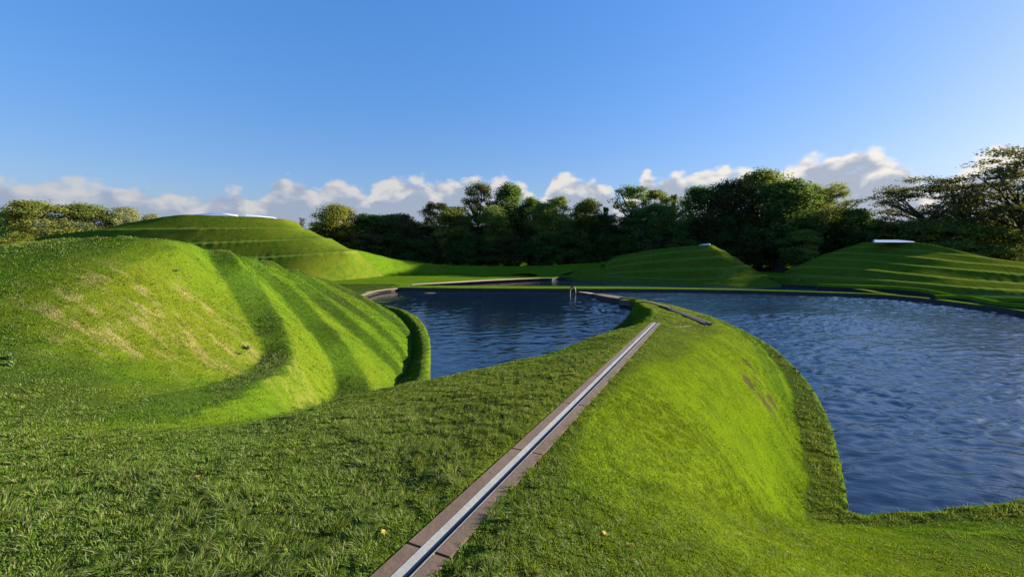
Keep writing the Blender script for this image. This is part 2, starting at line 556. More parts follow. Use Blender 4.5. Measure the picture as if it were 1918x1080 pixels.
# backs of the terraces, out of sight, stepping down the far side of the mound
def back(front, dx, dy, z1):
    a = Vector(front[0])
    feat([tuple(a), (a.x + dx * .5, a.y + dy * .5, (a.z * 2 + z1) / 3), (a.x + dx, a.y + dy, z1)], 0.15)
back(FOOT1, -6, 3.5, 4.4); back(EDGE1, -6, 5, 4.3)
back(FOOT2, -7, 4, 3.5); back(EDGE2, -7, 5, 3.4)
back(FOOT3, -7, 4, 2.8); back(EDGE3, -7, 5, 2.7)
back(FOOT4, -7, 3, 2.1); back(EDGE4, -7, 4, 2.0)
back(FOOT5, -7, 3, 1.4); back(EDGE5, -7, 3.5, 1.3)
feat([(-29, 38, .4), (-24, 40, .4), (-19, 41.5, .42), (-14.3, 41.5, .4)], 0.2)
# top of the near mound
feat(line_uvY([(0, 470, 14.5), (60, 458, 13.8), (110, 451, 13.2), (180, 445, 12.6), (250, 443, 12.2), (310, 445.5, 12.6), (350, 454, 13.6), (384, 467, 15)]))
feat(line_uvY([(335, 452, 12.4), (285, 462, 11.6), (240, 485, 10.6), (190, 515, 9.6), (120, 555, 8.5), (60, 598, 7.8), (0, 640, 7.3), (-150, 720, 6.6)]))
feat([(-30, 9, 4.0), (-22, 9.5, 4.5), (-16, 10.5, 4.9), (-12, 10, 4.75)], 0.2)
feat([(-30, 19, 3.2), (-20, 18.6, 4.2), (-14, 18, 4.6)], 0.2)
# crest of the foreground ridge, left side
CREST = [(-5.2, 4.3, 3.12), (-4.4, 4.45, 3.06)] + [PZ(u, v, z) for (u, v, z) in (
    (300, 806, 3.0), (390, 799, 2.94), (480, 791, 2.88), (560, 770, 2.82), (620, 748, 2.78), (700, 729, 2.74), (760, 719, 2.71), (805, 712, 2.70), (880, 697, 2.70), (950, 682, 2.70),
    (1020, 664, 2.69), (1090, 643, 2.67), (1139, 625, 2.65), (1170, 614.5, 2.63), (1196, 606, 2.6), (1216, 596, 2.55), (1223, 588, 2.5), (1217, 578, 2.3), (1206, 571, 1.9), (1196, 567.5, 1.4), (1190, 564, .95), (1184, 560, .7))]
feat(CREST)
CREST2 = [(x - .25 * (1 if y > 6 else .7), y + .5, z - .22) for x, y, z in CREST[3:-5]]
feat(CREST2)
# ground round the camera and behind it
feat([(-12, 1.5, 3.2), (-8, 1.6, 3.25), (-4, 1.2, 3.32), (0, 0.4, 3.42), (2.0, -.2, 3.36), (4, -1.5, 3.2)], 0.1)
feat([(-14, -6, 2.6), (-5, -5, 3.2), (0, -5, 3.35), (4, -6, 3.0), (10, -8, 2.0)], 0.1)
feat([(-4.6, 3.3, 3.18), (-2.6, 3.4, 3.17), (-0.4, 3.0, 3.24)], 0.1)
feat([(-3.0, 5.1, 3.0), (-1.2, 5.2, 3.04)], 0.1)
# soft crest of the right side
feat([(0.75, 1.6, 3.24), (1.1, 2.9, 3.08), (1.55, 4.4, 2.96), (2.55, 6, 2.86), (4, 8.4, 2.70), (5.6, 11.5, 2.56), (6.95, 14, 2.42), (8.2, 17.2, 2.24), (9.6, 22, 1.80), (10.9, 28, 1.30), (11.5, 34, .85), (11.5, 39, .62)])
feat([(2.6, 4.75, 2.0), (3.45, 6.35, 2.0), (5.05, 8.7, 1.95), (6.8, 11.6, 1.85), (8.2, 14.2, 1.8), (9.4, 17.6, 1.62), (10.8, 22.4, 1.3), (12, 28, .95)])
feat([(4.62, 6.9, .5)] + [PZ(u, v, .5) for (u, v) in ((1497, 960), (1495, 870), (1487, 790), (1476, 722), (1443, 667), (1400, 625))] + [(12.6, 26.5, .52), (13, 30, .5)])
# near ground to the right: crest over the low terrace, and the terrace
Q = [PZ(u, v, z) for (u, v, z) in ((1250, 968, 2.5), (1350, 977, 1.95), (1430, 983, 1.45), (1500, 987, 1.12), (1600, 993, 1.1), (1700, 996, 1.12), (1800, 1000, 1.15), (1918, 1003, 1.2), (2150, 1010, 1.2))] + [(14, 5.6, 1.2), (22, 6.6, 1.1)]
Q = [(x, y, z + .08) for x, y, z in Q]
feat(Q)
feat([(x + .05, y + .42, z - .42) for x, y, z in Q[3:]])
feat([(4.62, 6.9, .5), (5.6, 6.75, .5), (7.5, 6.8, .5), (10, 7.1, .5), (14, 7.5, .5), (22, 8.7, .5)])
feat([(2.2, 1.0, 2.95), (4, 2.2, 2.15), (6.5, 2.6, 1.9), (10, 2.8, 1.8), (22, 3.4, 1.6)])
feat([(4.5, -1, 2.8), (9, -1.5, 2.4), (22, -2, 2.0)])
# rill line on the ridge
RILL_A = Vector(PZ(738, 1080, 3.33))
RILL_B = Vector(PZ(1229.5, 604, 2.80))
rd = (RILL_B - RILL_A)
RILL_S = RILL_A - rd * 0.22
RILL_S.z = RILL_A.z + 0.06
rn = Vector((rd.y, -rd.x, 0)).normalized()
RH = 0.152                      # half width of the paved strip
feat([tuple(RILL_S - rn * .24), tuple(RILL_A - rn * .24), tuple(RILL_B - rn * .24)])
feat([tuple(RILL_S + rn * .24), tuple(RILL_A + rn * .24), tuple(RILL_B + rn * .24)])
feat([tuple(RILL_S - Vector((0, 0, .1))), tuple(RILL_A - Vector((0, 0, .1))), tuple(RILL_B - Vector((0, 0, .1)))], 0.03)
# step across the ridge beyond the rill and the lower lawn
STEP_A, STEP_B = PZ(1243, 608.5, 2.74), PZ(1322, 608, 2.46)
feat([tuple(RILL_B + Vector((.1, .12, .0))), STEP_A, STEP_B])
feat([(RILL_B.x + .05, RILL_B.y + .55, 2.55), (STEP_A[0] + .1, STEP_A[1] + .45, 2.55), (STEP_B[0] + .1, STEP_B[1] + .4, 2.38)])
RILL2 = [PZ(1326, 606.5, 2.42), PZ(1252, 577.5, 1.62)]
feat([(RILL2[0][0] - .2, RILL2[0][1], 2.4), (RILL2[1][0] - .25, RILL2[1][1], 1.6)])
feat([PZ(1235, 592, 2.25), PZ(1240, 580, 1.95), PZ(1222, 571, 1.7), PZ(1205, 565.5, 1.15), PZ(1195, 561.5, .75)])
feat([PZ(1290, 583, 1.9), PZ(1255, 572, 1.6), PZ(1222, 565, 1.1), PZ(1200, 560, .7)])
# inner foot of the bowl over the left pond
feat([(4.6, 17.2, .4), (5.9, 20.5, .42), (6.6, 24, .45), (8.3, 28.5, .5), (9.6, 33, .55)])
# edges of the patch
feat([(-30, 60, .32), (-30, 25, .32), (-30, 12, 1.2), (-30, 2, 1.2), (-30, -12, .32)], 0.2)
feat([(-30, -12, .32), (0, -12, .32), (22, -12, .32), (22, 4, .4), (22, 7.5, .5), (22, 10, .5)], 0.2)
feat([(-30, 60, .32), (-14.9, 60, .40)], 0.2)
feat([(-27, 45, .34), (-20, 46, .4), (-17.6, 48, .42)], 0.2)
feat([(-26, 53, .34), (-16.2, 54, .42)], 0.2)
for s_ in (sl, sr, sr2):
    F.append(s_)


def relax(Z, fixed, val, w_edge, iters):
    for _ in range(iters):
        P = np.pad(Z, 1, mode='edge')
        N = 0.25 * (P[:-2, 1:-1] + P[2:, 1:-1] + P[1:-1, :-2] + P[1:-1, 2:])
        Z = np.where(fixed, val, Z + 1.0 * (N - Z))
    return Z


def solve():
    Z = None
    for lev, iters in ((16, 600), (8, 400), (4, 300), (2, 160), (1, 110)):
        c = CELL * lev
        nx = int(round((GX1 - GX0) / c)) + 1
        ny = int(round((GY1 - GY0) / c)) + 1
        acc = np.zeros((ny, nx)); cnt = np.zeros((ny, nx))
        for f in F:
            n = max(2, int(len(f)))
            ix = np.rint((f[:, 0] - GX0) / c).astype(int)
            iy = np.rint((f[:, 1] - GY0) / c).astype(int)
            ok = (ix >= 0) & (ix < nx) & (iy >= 0) & (iy < ny)
            np.add.at(acc, (iy[ok], ix[ok]), f[ok, 2])
            np.add.at(cnt, (iy[ok], ix[ok]), 1)
        fixed = cnt > 0
        val = np.where(fixed, acc / np.maximum(cnt, 1), 0)
        if Z is None:
            Z = np.full((ny, nx), 1.0)
        else:
            oy, ox = Z.shape
            yy = np.linspace(0, oy - 1, ny); xx = np.linspace(0, ox - 1, nx)
            y0 = np.minimum(yy.astype(int), oy - 2); x0 = np.minimum(xx.astype(int), ox - 2)
            fy = (yy - y0)[:, None]; fx = (xx - x0)[None]
            Z = (Z[np.ix_(y0, x0)] * (1 - fy) * (1 - fx) + Z[np.ix_(y0 + 1, x0)] * fy * (1 - fx)
                 + Z[np.ix_(y0, x0 + 1)] * (1 - fy) * fx + Z[np.ix_(y0 + 1, x0 + 1)] * fy * fx)
        Z = relax(Z, fixed, val, None, iters)
    return Z


Z = solve()
NY, NX = Z.shape
Zraw = Z.copy()
for _ in range(1):              # round the edges of the turf
    P_ = np.pad(Z, 1, mode='edge')
    Z = 0.5 * Z + 0.125 * (P_[:-2, 1:-1] + P_[2:, 1:-1] + P_[1:-1, :-2] + P_[1:-1, 2:])
gx = GX0 + CELL * np.arange(NX)
gy = GY0 + CELL * np.arange(NY)
XX, YY = np.meshgrid(gx, gy)


def vnoise(X, Y, s, seed):
    """cheap value noise"""
    r = np.random.default_rng(seed).random((256, 256))
    a = X * s; b = Y * s
    i = np.floor(a).astype(int); j = np.floor(b).astype(int)
    fa = a - i; fb = b - j
    fa = fa * fa * (3 - 2 * fa); fb = fb * fb * (3 - 2 * fb)
    g = lambda p, q: r[p & 255, q & 255]
    return (g(i, j) * (1 - fa) * (1 - fb) + g(i + 1, j) * fa * (1 - fb) + g(i, j + 1) * (1 - fa) * fb + g(i + 1, j + 1) * fa * fb) - .5


rill_d = None
def seg_dist(X, Y, a, b):
    ax, ay, bx, by = a[0], a[1], b[0], b[1]
    t = np.clip(((X - ax) * (bx - ax) + (Y - ay) * (by - ay)) / ((bx - ax) ** 2 + (by - ay) ** 2), 0, 1)
    return np.hypot(X - ax - t * (bx - ax), Y - ay - t * (by - ay)), t


rdist, _ = seg_dist(XX, YY, RILL_S, RILL_B)
bumpy = 0.10 * vnoise(XX, YY, 0.35, 3) + 0.05 * vnoise(XX, YY, 1.1, 4) + 0.022 * vnoise(XX, YY, 3.1, 5)
def soften(Z, pts, rad, n):
    c = catmull(pts, .3)
    d = np.full(Z.shape, 99.0)
    for q in c:
        d = np.minimum(d, np.hypot(XX - q[0], YY - q[1]))
    w_ = np.exp(-(d / rad) ** 2)
    B = Z.copy()
    for _ in range(n):
        P = np.pad(B, 1, mode='edge')
        B = 0.25 * (P[:-2, 1:-1] + P[2:, 1:-1] + P[1:-1, :-2] + P[1:-1, 2:])
    return Z * (1 - w_) + B * w_


Z = soften(Z, [(-9.4, 10.8, 0), (-9.0, 9.6, 0), (-8.4, 8.5, 0), (-8.2, 7.8, 0), (-8.4, 7.0, 0), (-9, 6.4, 0)], 1.5, 90)
Z = soften(Z, [(1.1, 2.9, 0), (1.55, 4.4, 0), (2.55, 6, 0), (4, 8.4, 0), (5.6, 11.5, 0), (6.95, 14, 0), (8.2, 17.2, 0)], .9, 45)
_, rt_ = seg_dist(XX, YY, RILL_S, RILL_B)
Zr_ = RILL_S.z + (RILL_B.z - RILL_S.z) * rt_
Z = np.where(rdist < .30, Zr_ + .004, Z)
Z = Z + bumpy * np.clip((rdist - .2) / .8, 0, 1) * np.clip((YY - 1) / 2, 0.3, 1)


def inside(X, Y, poly):
    """even-odd test, vectorised over points"""
    res = np.zeros(X.shape, bool)
    x1, y1 = poly[:, 0], poly[:, 1]
    x2, y2 = np.roll(x1, -1), np.roll(y1, -1)
    for a, b, c, d in zip(x1, y1, x2, y2):
        if b == d:
            continue
        cond = ((b > Y) != (d > Y)) & (X < (c - a) * (Y - b) / (d - b) + a)
        res ^= cond
    return res


LAND = inside(XX, YY, shore_poly[::1])
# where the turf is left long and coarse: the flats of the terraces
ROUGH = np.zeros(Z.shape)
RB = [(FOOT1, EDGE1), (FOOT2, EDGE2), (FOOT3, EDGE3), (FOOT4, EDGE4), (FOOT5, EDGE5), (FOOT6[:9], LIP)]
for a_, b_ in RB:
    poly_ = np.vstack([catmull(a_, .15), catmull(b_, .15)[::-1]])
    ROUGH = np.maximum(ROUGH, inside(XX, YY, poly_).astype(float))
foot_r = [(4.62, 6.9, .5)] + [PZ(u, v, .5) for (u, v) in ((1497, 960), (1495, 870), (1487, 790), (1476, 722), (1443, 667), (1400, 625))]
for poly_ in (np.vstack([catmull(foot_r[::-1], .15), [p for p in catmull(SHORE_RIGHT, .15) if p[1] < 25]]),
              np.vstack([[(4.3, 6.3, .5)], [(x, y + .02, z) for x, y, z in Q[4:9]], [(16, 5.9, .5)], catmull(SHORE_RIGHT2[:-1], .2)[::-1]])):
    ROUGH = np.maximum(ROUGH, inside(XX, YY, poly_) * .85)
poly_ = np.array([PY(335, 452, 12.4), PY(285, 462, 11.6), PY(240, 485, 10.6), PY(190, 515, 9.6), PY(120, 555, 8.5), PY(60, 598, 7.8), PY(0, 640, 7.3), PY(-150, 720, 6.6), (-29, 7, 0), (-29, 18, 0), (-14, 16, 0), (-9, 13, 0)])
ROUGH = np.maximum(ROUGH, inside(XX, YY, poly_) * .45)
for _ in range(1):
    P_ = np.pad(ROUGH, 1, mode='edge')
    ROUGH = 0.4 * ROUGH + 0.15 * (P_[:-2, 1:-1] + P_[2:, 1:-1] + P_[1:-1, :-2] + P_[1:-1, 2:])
# distance to the shore, only near it
V = np.stack([XX, YY, Z], -1)
snapped = np.zeros(Z.shape, bool)
shore_lines = np.vstack([ragged(catmull(SHORE_LEFT, 0.03)), ragged(catmull(SHORE_RIGHT, 0.03)), ragged(catmull(SHORE_RIGHT2, 0.03))])
best = np.full(Z.shape, 9.0)
bp_ = np.zeros(Z.shape + (3,))
for q in shore_lines:
    i0 = int((q[0] - GX0) / CELL); j0 = int((q[1] - GY0) / CELL)
    sy = slice(max(j0 - 1, 0), j0 + 3); sx = slice(max(i0 - 1, 0), i0 + 3)
    d = np.hypot(XX[sy, sx] - q[0], YY[sy, sx] - q[1])
    m = d < best[sy, sx]
    best[sy, sx] = np.where(m, d, best[sy, sx])
    bp_[sy, sx] = np.where(m[..., None], q, bp_[sy, sx])
snapped = best <= CELL * 0.52
V[snapped] = bp_[snapped]
V[..., 2] = np.where(snapped, np.minimum(V[..., 2], 9), V[..., 2])
KEEP = LAND | snapped
ux, uy = rd.x / math.hypot(rd.x, rd.y), rd.y / math.hypot(rd.x, rd.y)
side_ = (XX - RILL_S.x) * uy - (YY - RILL_S.y) * ux
ring = (rdist < .1825) & (rdist > .0575)
sh_ = np.where(ring, np.sign(side_) * .12 - side_, 0)
V[..., 0] += sh_ * uy
V[..., 1] -= sh_ * ux
V[..., 2] = np.where(ring, Zr_ + .002, V[..., 2])
KEEP &= ~(rdist <= .0575)


def build_land():
    idx = -np.ones(Z.shape, int)
    idx[KEEP] = np.arange(KEEP.sum())
    verts = V[KEEP]
    a, b, c, d = idx[:-1, :-1], idx[:-1, 1:], idx[1:, 1:], idx[1:, :-1]
    k = np.stack([a, b, c, d], -1).reshape(-1, 4)
    okc = (k >= 0).sum(1)
    s = snapped
    alls = (s[:-1, :-1] & s[:-1, 1:] & s[1:, 1:] & s[1:, :-1]).reshape(-1)
    quads = k[(okc == 4) & ~alls]
    tri = k[okc == 3]
    tri = tri[tri >= 0].reshape(-1, 3)
    faces = [tuple(q) for q in quads] + [tuple(q) for q in tri]
    me = bpy.data.meshes.new("hill_ridge")
    me.from_pydata(verts.tolist(), [], faces)
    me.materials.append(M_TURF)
    me.materials.append(M_BANK)
    at = me.attributes.new('rough', 'FLOAT', 'POINT')
    at.data.foreach_set('value', ROUGH[KEEP].astype(np.float32))
    bm = bmesh.new()
    bm.from_mesh(me)
    bmesh.ops.delete(bm, geom=[v for v in bm.verts if not v.link_faces], context='VERTS')
    for f in bm.faces:
        f.smooth = True
    be = [e for e in bm.edges if len(e.link_faces) == 1]
    r = bmesh.ops.extrude_edge_only(bm, edges=be)
    nv = [e for e in r['geom'] if isinstance(e, bmesh.types.BMVert)]
    for v in nv:
        v.co.z = -0.9
    for f in r['geom']:
        if isinstance(f, bmesh.types.BMFace):
            f.material_index = 1
            f.smooth = False
    bm.normal_update()
    bm.to_mesh(me)
    bm.free()
    me.update()
    o = bpy.data.objects.new("hill_ridge", me)
    COL.objects.link(o)
    tag(o, kind='structure')
    return o


land = build_land()


def rat(X, Y):
    fx = np.clip(np.rint((X - GX0) / CELL), 0, NX - 1).astype(int); fy = np.clip(np.rint((Y - GY0) / CELL), 0, NY - 1).astype(int)
    return ROUGH[fy, fx]


def zat(X, Y):
    fx = np.clip((X - GX0) / CELL, 0, NX - 1.001); fy = np.clip((Y - GY0) / CELL, 0, NY - 1.001)
    i = fx.astype(int); j = fy.astype(int); fx = fx - i; fy = fy - j
    return Z[j, i] * (1 - fx) * (1 - fy) + Z[j, i + 1] * fx * (1 - fy) + Z[j + 1, i] * (1 - fx) * fy + Z[j + 1, i + 1] * fx * fy


# ------------------------------------------------------------------ water, far ground, lawns
def water_material():
    m, t, out = new_mat("pond_water")
    g = t.new('ShaderNodeNewGeometry')
    P = g.outputs['Position']
    b = t.new('ShaderNodeBsdfPrincipled')
    b.inputs['Roughness'].default_value = 0.04
    b.inputs['IOR'].default_value = 1.42
    sp = t.new('ShaderNodeSeparateXYZ')
    t.put(sp.inputs[0], P)
    # the wide pond's base colour is lightened to stand in for reflected sky
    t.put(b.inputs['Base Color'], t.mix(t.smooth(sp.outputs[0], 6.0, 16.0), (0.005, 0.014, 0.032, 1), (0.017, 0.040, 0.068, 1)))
    # the right hand pond is rougher than the sheltered left one
    amp = t.smooth(sp.outputs[0], 2.0, 14.0, 0.26, 1.0)
    ro = t.new('ShaderNodeVectorRotate', rotation_type='Z_AXIS')
    t.put(ro.inputs['Vector'], P)
    ro.inputs['Angle'].default_value = 0.30
    q = t.vmath('MULTIPLY', ro.outputs[0], (1.0, 3.0, 1.0))
    n1 = t.noise(q, 0.75, 2, 0.5, 0.5)
    n2 = t.noise(q, 1.7, 3, 0.6, 0.6)
    n3 = t.noise(q, 5.0, 2, 0.5)
    hh = t.math('ADD', t.math('MULTIPLY', n1, 1.0), t.math('ADD', t.math('MULTIPLY', n2, 0.62), t.math('MULTIPLY', n3, 0.13)))
    gust = t.smooth(t.noise(P, 0.11, 3, 0.5), 0.3, 0.7, 0.55, 1.15)
    bp = t.new('ShaderNodeBump')
    bp.inputs['Distance'].default_value = 0.04
    t.put(bp.inputs['Strength'], t.math('MULTIPLY', amp, gust, clamp=True))
    t.put(bp.inputs['Height'], hh)
    t.put(b.inputs['Normal'], bp.outputs[0])
    t.l.new(b.outputs[0], out.inputs[0])
    return m


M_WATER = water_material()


def water_sheet():
    """one sheet: real wind waves where they can be made out, flat beyond"""
    xs = np.concatenate([np.linspace(-60, -16, 12)[:-1], np.arange(-16, 46, .105), np.linspace(46, 140, 16)])
    ys = np.concatenate([np.linspace(-2, 4, 3)[:-1], np.arange(4, 16, .075), np.arange(16, 34, .10), np.arange(34, 58, .25), np.linspace(58, 115, 10)])
    X, Y = np.meshgrid(xs, ys)
    c, s_ = math.cos(.34), math.sin(.34)
    U = X * c + Y * s_; W = -X * s_ + Y * c
    W = W + .35 * vnoise(X, Y, .6, 70) + .12 * vnoise(X, Y, 2.1, 71)
    hgt = .060 * vnoise(U, W * 2.5, .80, 72) + .075 * vnoise(U + 9, W * 2.5, 1.75, 73) + .050 * vnoise(U, W * 2.3 + 5, 3.1, 74)
    hgt = hgt + .012 * vnoise(U * 1.3 + W, W * 1.6, 3.9, 75)
    gust = np.clip(.75 + 1.1 * vnoise(X, Y, .13, 76) + .5 * vnoise(X, Y, .4, 77), .3, 1.35)
    amp = .24 + .76 * np.clip((X - 3) / 8, 0, 1)
    fade = np.clip((X + 16) / 3, 0, 1) * np.clip((46 - X) / 6, 0, 1) * np.clip((Y - 4.2) / .8, 0, 1) * np.clip((58 - Y) / 12, 0, 1)
    amp = amp * (1 + .55 * np.clip((17 - Y) / 8, 0, 1))
    Zw = hgt * gust * amp * fade * WAVE
    ny, nx = X.shape
    idx = np.arange(ny * nx).reshape(ny, nx)
    q = np.stack([idx[:-1, :-1], idx[:-1, 1:], idx[1:, 1:], idx[1:, :-1]], -1).reshape(-1, 4)
    me = bpy.data.meshes.new("water")
    me.vertices.add(ny * nx)
    me.vertices.foreach_set('co', np.stack([X, Y, Zw], -1).astype(np.float32).ravel())
    me.loops.add(q.size); me.loops.foreach_set('vertex_index', q.ravel().astype(np.int32))
    me.polygons.add(len(q))
    me.polygons.foreach_set('loop_start', np.arange(0, q.size, 4, dtype=np.int32))
    me.polygons.foreach_set('loop_total', np.full(len(q), 4, dtype=np.int32))
    me.polygons.foreach_set('use_smooth', np.ones(len(q), bool))
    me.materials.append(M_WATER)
    me.update(calc_edges=True)
    o = bpy.data.objects.new("water", me)
    COL.objects.link(o)
    tag(o, kind='structure')


WAVE = 1.3
water_sheet()


def poly_sheet(name, loop, hole=None, mat=None, skirt=0.0, z=None):
    loops = [[Vector(p) for p in loop]] + ([[Vector(p) for p in hole]] if hole is not None else [])
    tris = tessellate_polygon(loops)
    vs = [p for l in loops for p in l]
    if z is not None:
        vs = [Vector((p.x, p.y, z)) for p in vs]
    faces = [tuple(t_) for t_ in tris]
    bm = bmesh.new()
    bv = [bm.verts.new(v) for v in vs]
    for f in faces:
        try:
            bm.faces.new([bv[i] for i in f])
        except ValueError:
            pass
    bmesh.ops.recalc_face_normals(bm, faces=bm.faces)
    for f in bm.faces:
        if f.normal.z < 0:
            f.normal_flip()
    if skirt:
        be = [e for e in bm.edges if len(e.link_faces) == 1]
        r = bmesh.ops.extrude_edge_only(bm, edges=be)
        for e in r['geom']:
            if isinstance(e, bmesh.types.BMVert):
                e.co.z -= skirt
            elif isinstance(e, bmesh.types.BMFace):
                e.material_index = 1
    return bm_obj(name, bm, mat if isinstance(mat, (list, tuple)) else [mat, M_BANK])


# basin outline: the near patch and the ponds lie inside it
basin = [(-29.8, -11.8), (21.8, -11.8), (21.8, 5.5), (34, 6), (60, 14), (78, 30), (84, 45), (72, 60), (46, 76), (36, 82), (20, 80), (8, 76.5), (2, 74), (-8, 66), (-14, 59.8), (-29.8, 59.8)]
basin3 = [(x, y, .30) for x, y in basin]
G = 3000
ground = poly_sheet("ground", [(-G, -400, .30), (G, -400, .30), (G, G, .30), (-G, G, .30)], basin3, [M_TURF_FAR, M_BANK], 1.3)
tag(ground, kind='structure')

# lawn at the foot of the big mound, with its gravel edge
gravel_edge = [PZ(u, v, .36) for (u, v) in ((770, 533), (830, 529.5), (900, 525.5), (960, 522.8), (1010, 521.2), (1034, 521))]
lawn_loop = [(-16.0, 59.5, .42), (-15.6, 54.8, .42), PZ(748, 538, .42)] + [tuple(p) for p in catmull([(x, y, .42) for x, y, z in gravel_edge], 1.0)] + [(12, 84, .42), (-20, 84, .42), (-40, 70, .42), (-34, 59.5, .42)]
lawn = poly_sheet("lawn_ground", lawn_loop, None, [M_TURF_FAR, M_BANK], 1.0)
tag(lawn, kind='structure')


def ribbon(name, centre, half, z, mat, thick=0.9, kind='structure', crown=0.0, side_mat=None, step=0.6, zf=None):
    """a flat topped strip along a centre line, with real sides"""
    c = catmull(centre, step)
    n = len(c)
    tn = np.gradient(c[:, :2], axis=0)
    tn /= np.linalg.norm(tn, axis=1)[:, None]
    nn = np.stack([-tn[:, 1], tn[:, 0]], 1)
    hw = np.interp(np.linspace(0, 1, n), np.linspace(0, 1, len(half)), half) if isinstance(half, (list, tuple)) else np.full(n, half)
    vs = []
    prof = [(-1.0, -thick), (-1.0, 0.0), (-.5, crown * .75), (0, crown), (.5, crown * .75), (1.0, 0.0), (1.0, -thick)]
    for i in range(n):
        zz = c[i, 2] if z is None else z
        for (a, b) in prof:
            vs.append((c[i, 0] + nn[i, 0] * a * hw[i], c[i, 1] + nn[i, 1] * a * hw[i], zz + b))
    fs, mi = [], []
    k = len(prof)
    for i in range(n - 1):
        for j in range(k - 1):
            a = i * k + j
            fs.append((a, a + 1, a + 1 + k, a + k))
            mi.append(1 if j in (0, k - 2) else 0)
    fs.append(tuple(range(k))); mi.append(1)
    fs.append(tuple(range((n - 1) * k, n * k))[::-1]); mi.append(1)
    o = mesh_obj(name, vs, fs, [mat, side_mat or M_BANK], smooth=False, mat_idx=mi)
    bm = bmesh.new(); bm.from_mesh(o.data); bmesh.ops.recalc_face_normals(bm, faces=bm.faces); bm.to_mesh(o.data); bm.free()
    if kind:
        tag(o, kind=kind)
    return o


M_BANKSTONE = simple_mat("stone_edging_dark", (0.07, 0.055, 0.042), 0.9, bump=0.6, bscale=8, var=0.45)
# causeway of turf between the ponds
cw_front = [(745, 538), (900, 539.5), (1073, 540.5), (1250, 541.7), (1400, 544.2), (1535, 548), (1643, 551.3), (1724, 557.8), (1802, 567.2), (1859, 574), (1918, 582.5), (2050, 604), (2250, 642)]
cw_w = [3.0, 3.6, 3.9, 3.6, 3.0, 2.4, 1.6, 1.2, 1.0, .9, .8, .8, .8]
fr = [Vector(PZ(u, v, .40)) for u, v in cw_front]
cen = []
for i, p in enumerate(fr):
    a = fr[max(i - 1, 0)]; b = fr[min(i + 1, len(fr) - 1)]
    t_ = (b - a).normalized()
    n_ = Vector((-t_.y, t_.x, 0))
    cen.append(tuple(p + n_ * cw_w[i] * .5))
ribbon("causeway_path", cen, [x * .5 for x in cw_w], .40, M_TURF_FAR, 1.2, side_mat=M_BANKSTONE)
# thin banks that fan out to the right of the causeway
def bank(name, px, half, z=.42, crown=0.0):
    ribbon(name, [PZ(u, v, z) for u, v in px], half, z, M_TURF_FAR, 1.1, crown=crown)
bank("bank_path", [(1466, 531.8), (1562, 536.5), (1616, 542), (1652, 548.5), (1680, 552)], [.5, .6, .5, .4, .4], .36)
bank("bank_path", [(1530, 535.5), (1605, 538), (1670, 540.3), (1724, 545), (1757, 550.5), (1790, 557), (1835, 560.5), (1885, 562.5), (1960, 566)], [.5, .8, 1.0, .9, .7, .6, .7, .7, .7], .46, .35)
bank("bank_path", [(1748, 557.6), (1790, 557.6), (1822, 560), (1850, 565), (1878, 571), (1918, 575), (1990, 581)], [.3, .5, .7, .7, .5, .6, .6], .50, .3)
bank("bank_path", [(1836, 559.5), (1880, 562.2), (1918, 564), (2000, 570)], [.3, .4, .4, .4], .38, 0.1)

# gravel margins
def edge_strip(name, pts, half, z, mat, label, cat, thick=.5):
    o = ribbon(name, [(x, y, z) for x, y, *_ in pts], half, z, mat, thick, kind=None, side_mat=mat)
    tag(o, label, cat)
    return o
edge_strip("gravel_edging", gravel_edge, [.2, .45, .65, .7, .45, .2], .426, M_GRAVEL, "pale gravel edging curving between the far lawn and the back pond", "edging", .1)
edge_strip("stone_edging", [PZ(744.5, 538.5, .45), PZ(705, 543.5, .45), PZ(677, 551.5, .45), (-15.6, 42.6, .45)], .04, .43, M_STONE, "low pale stone edging curving along the left pond by the lawn", "edging", .14)


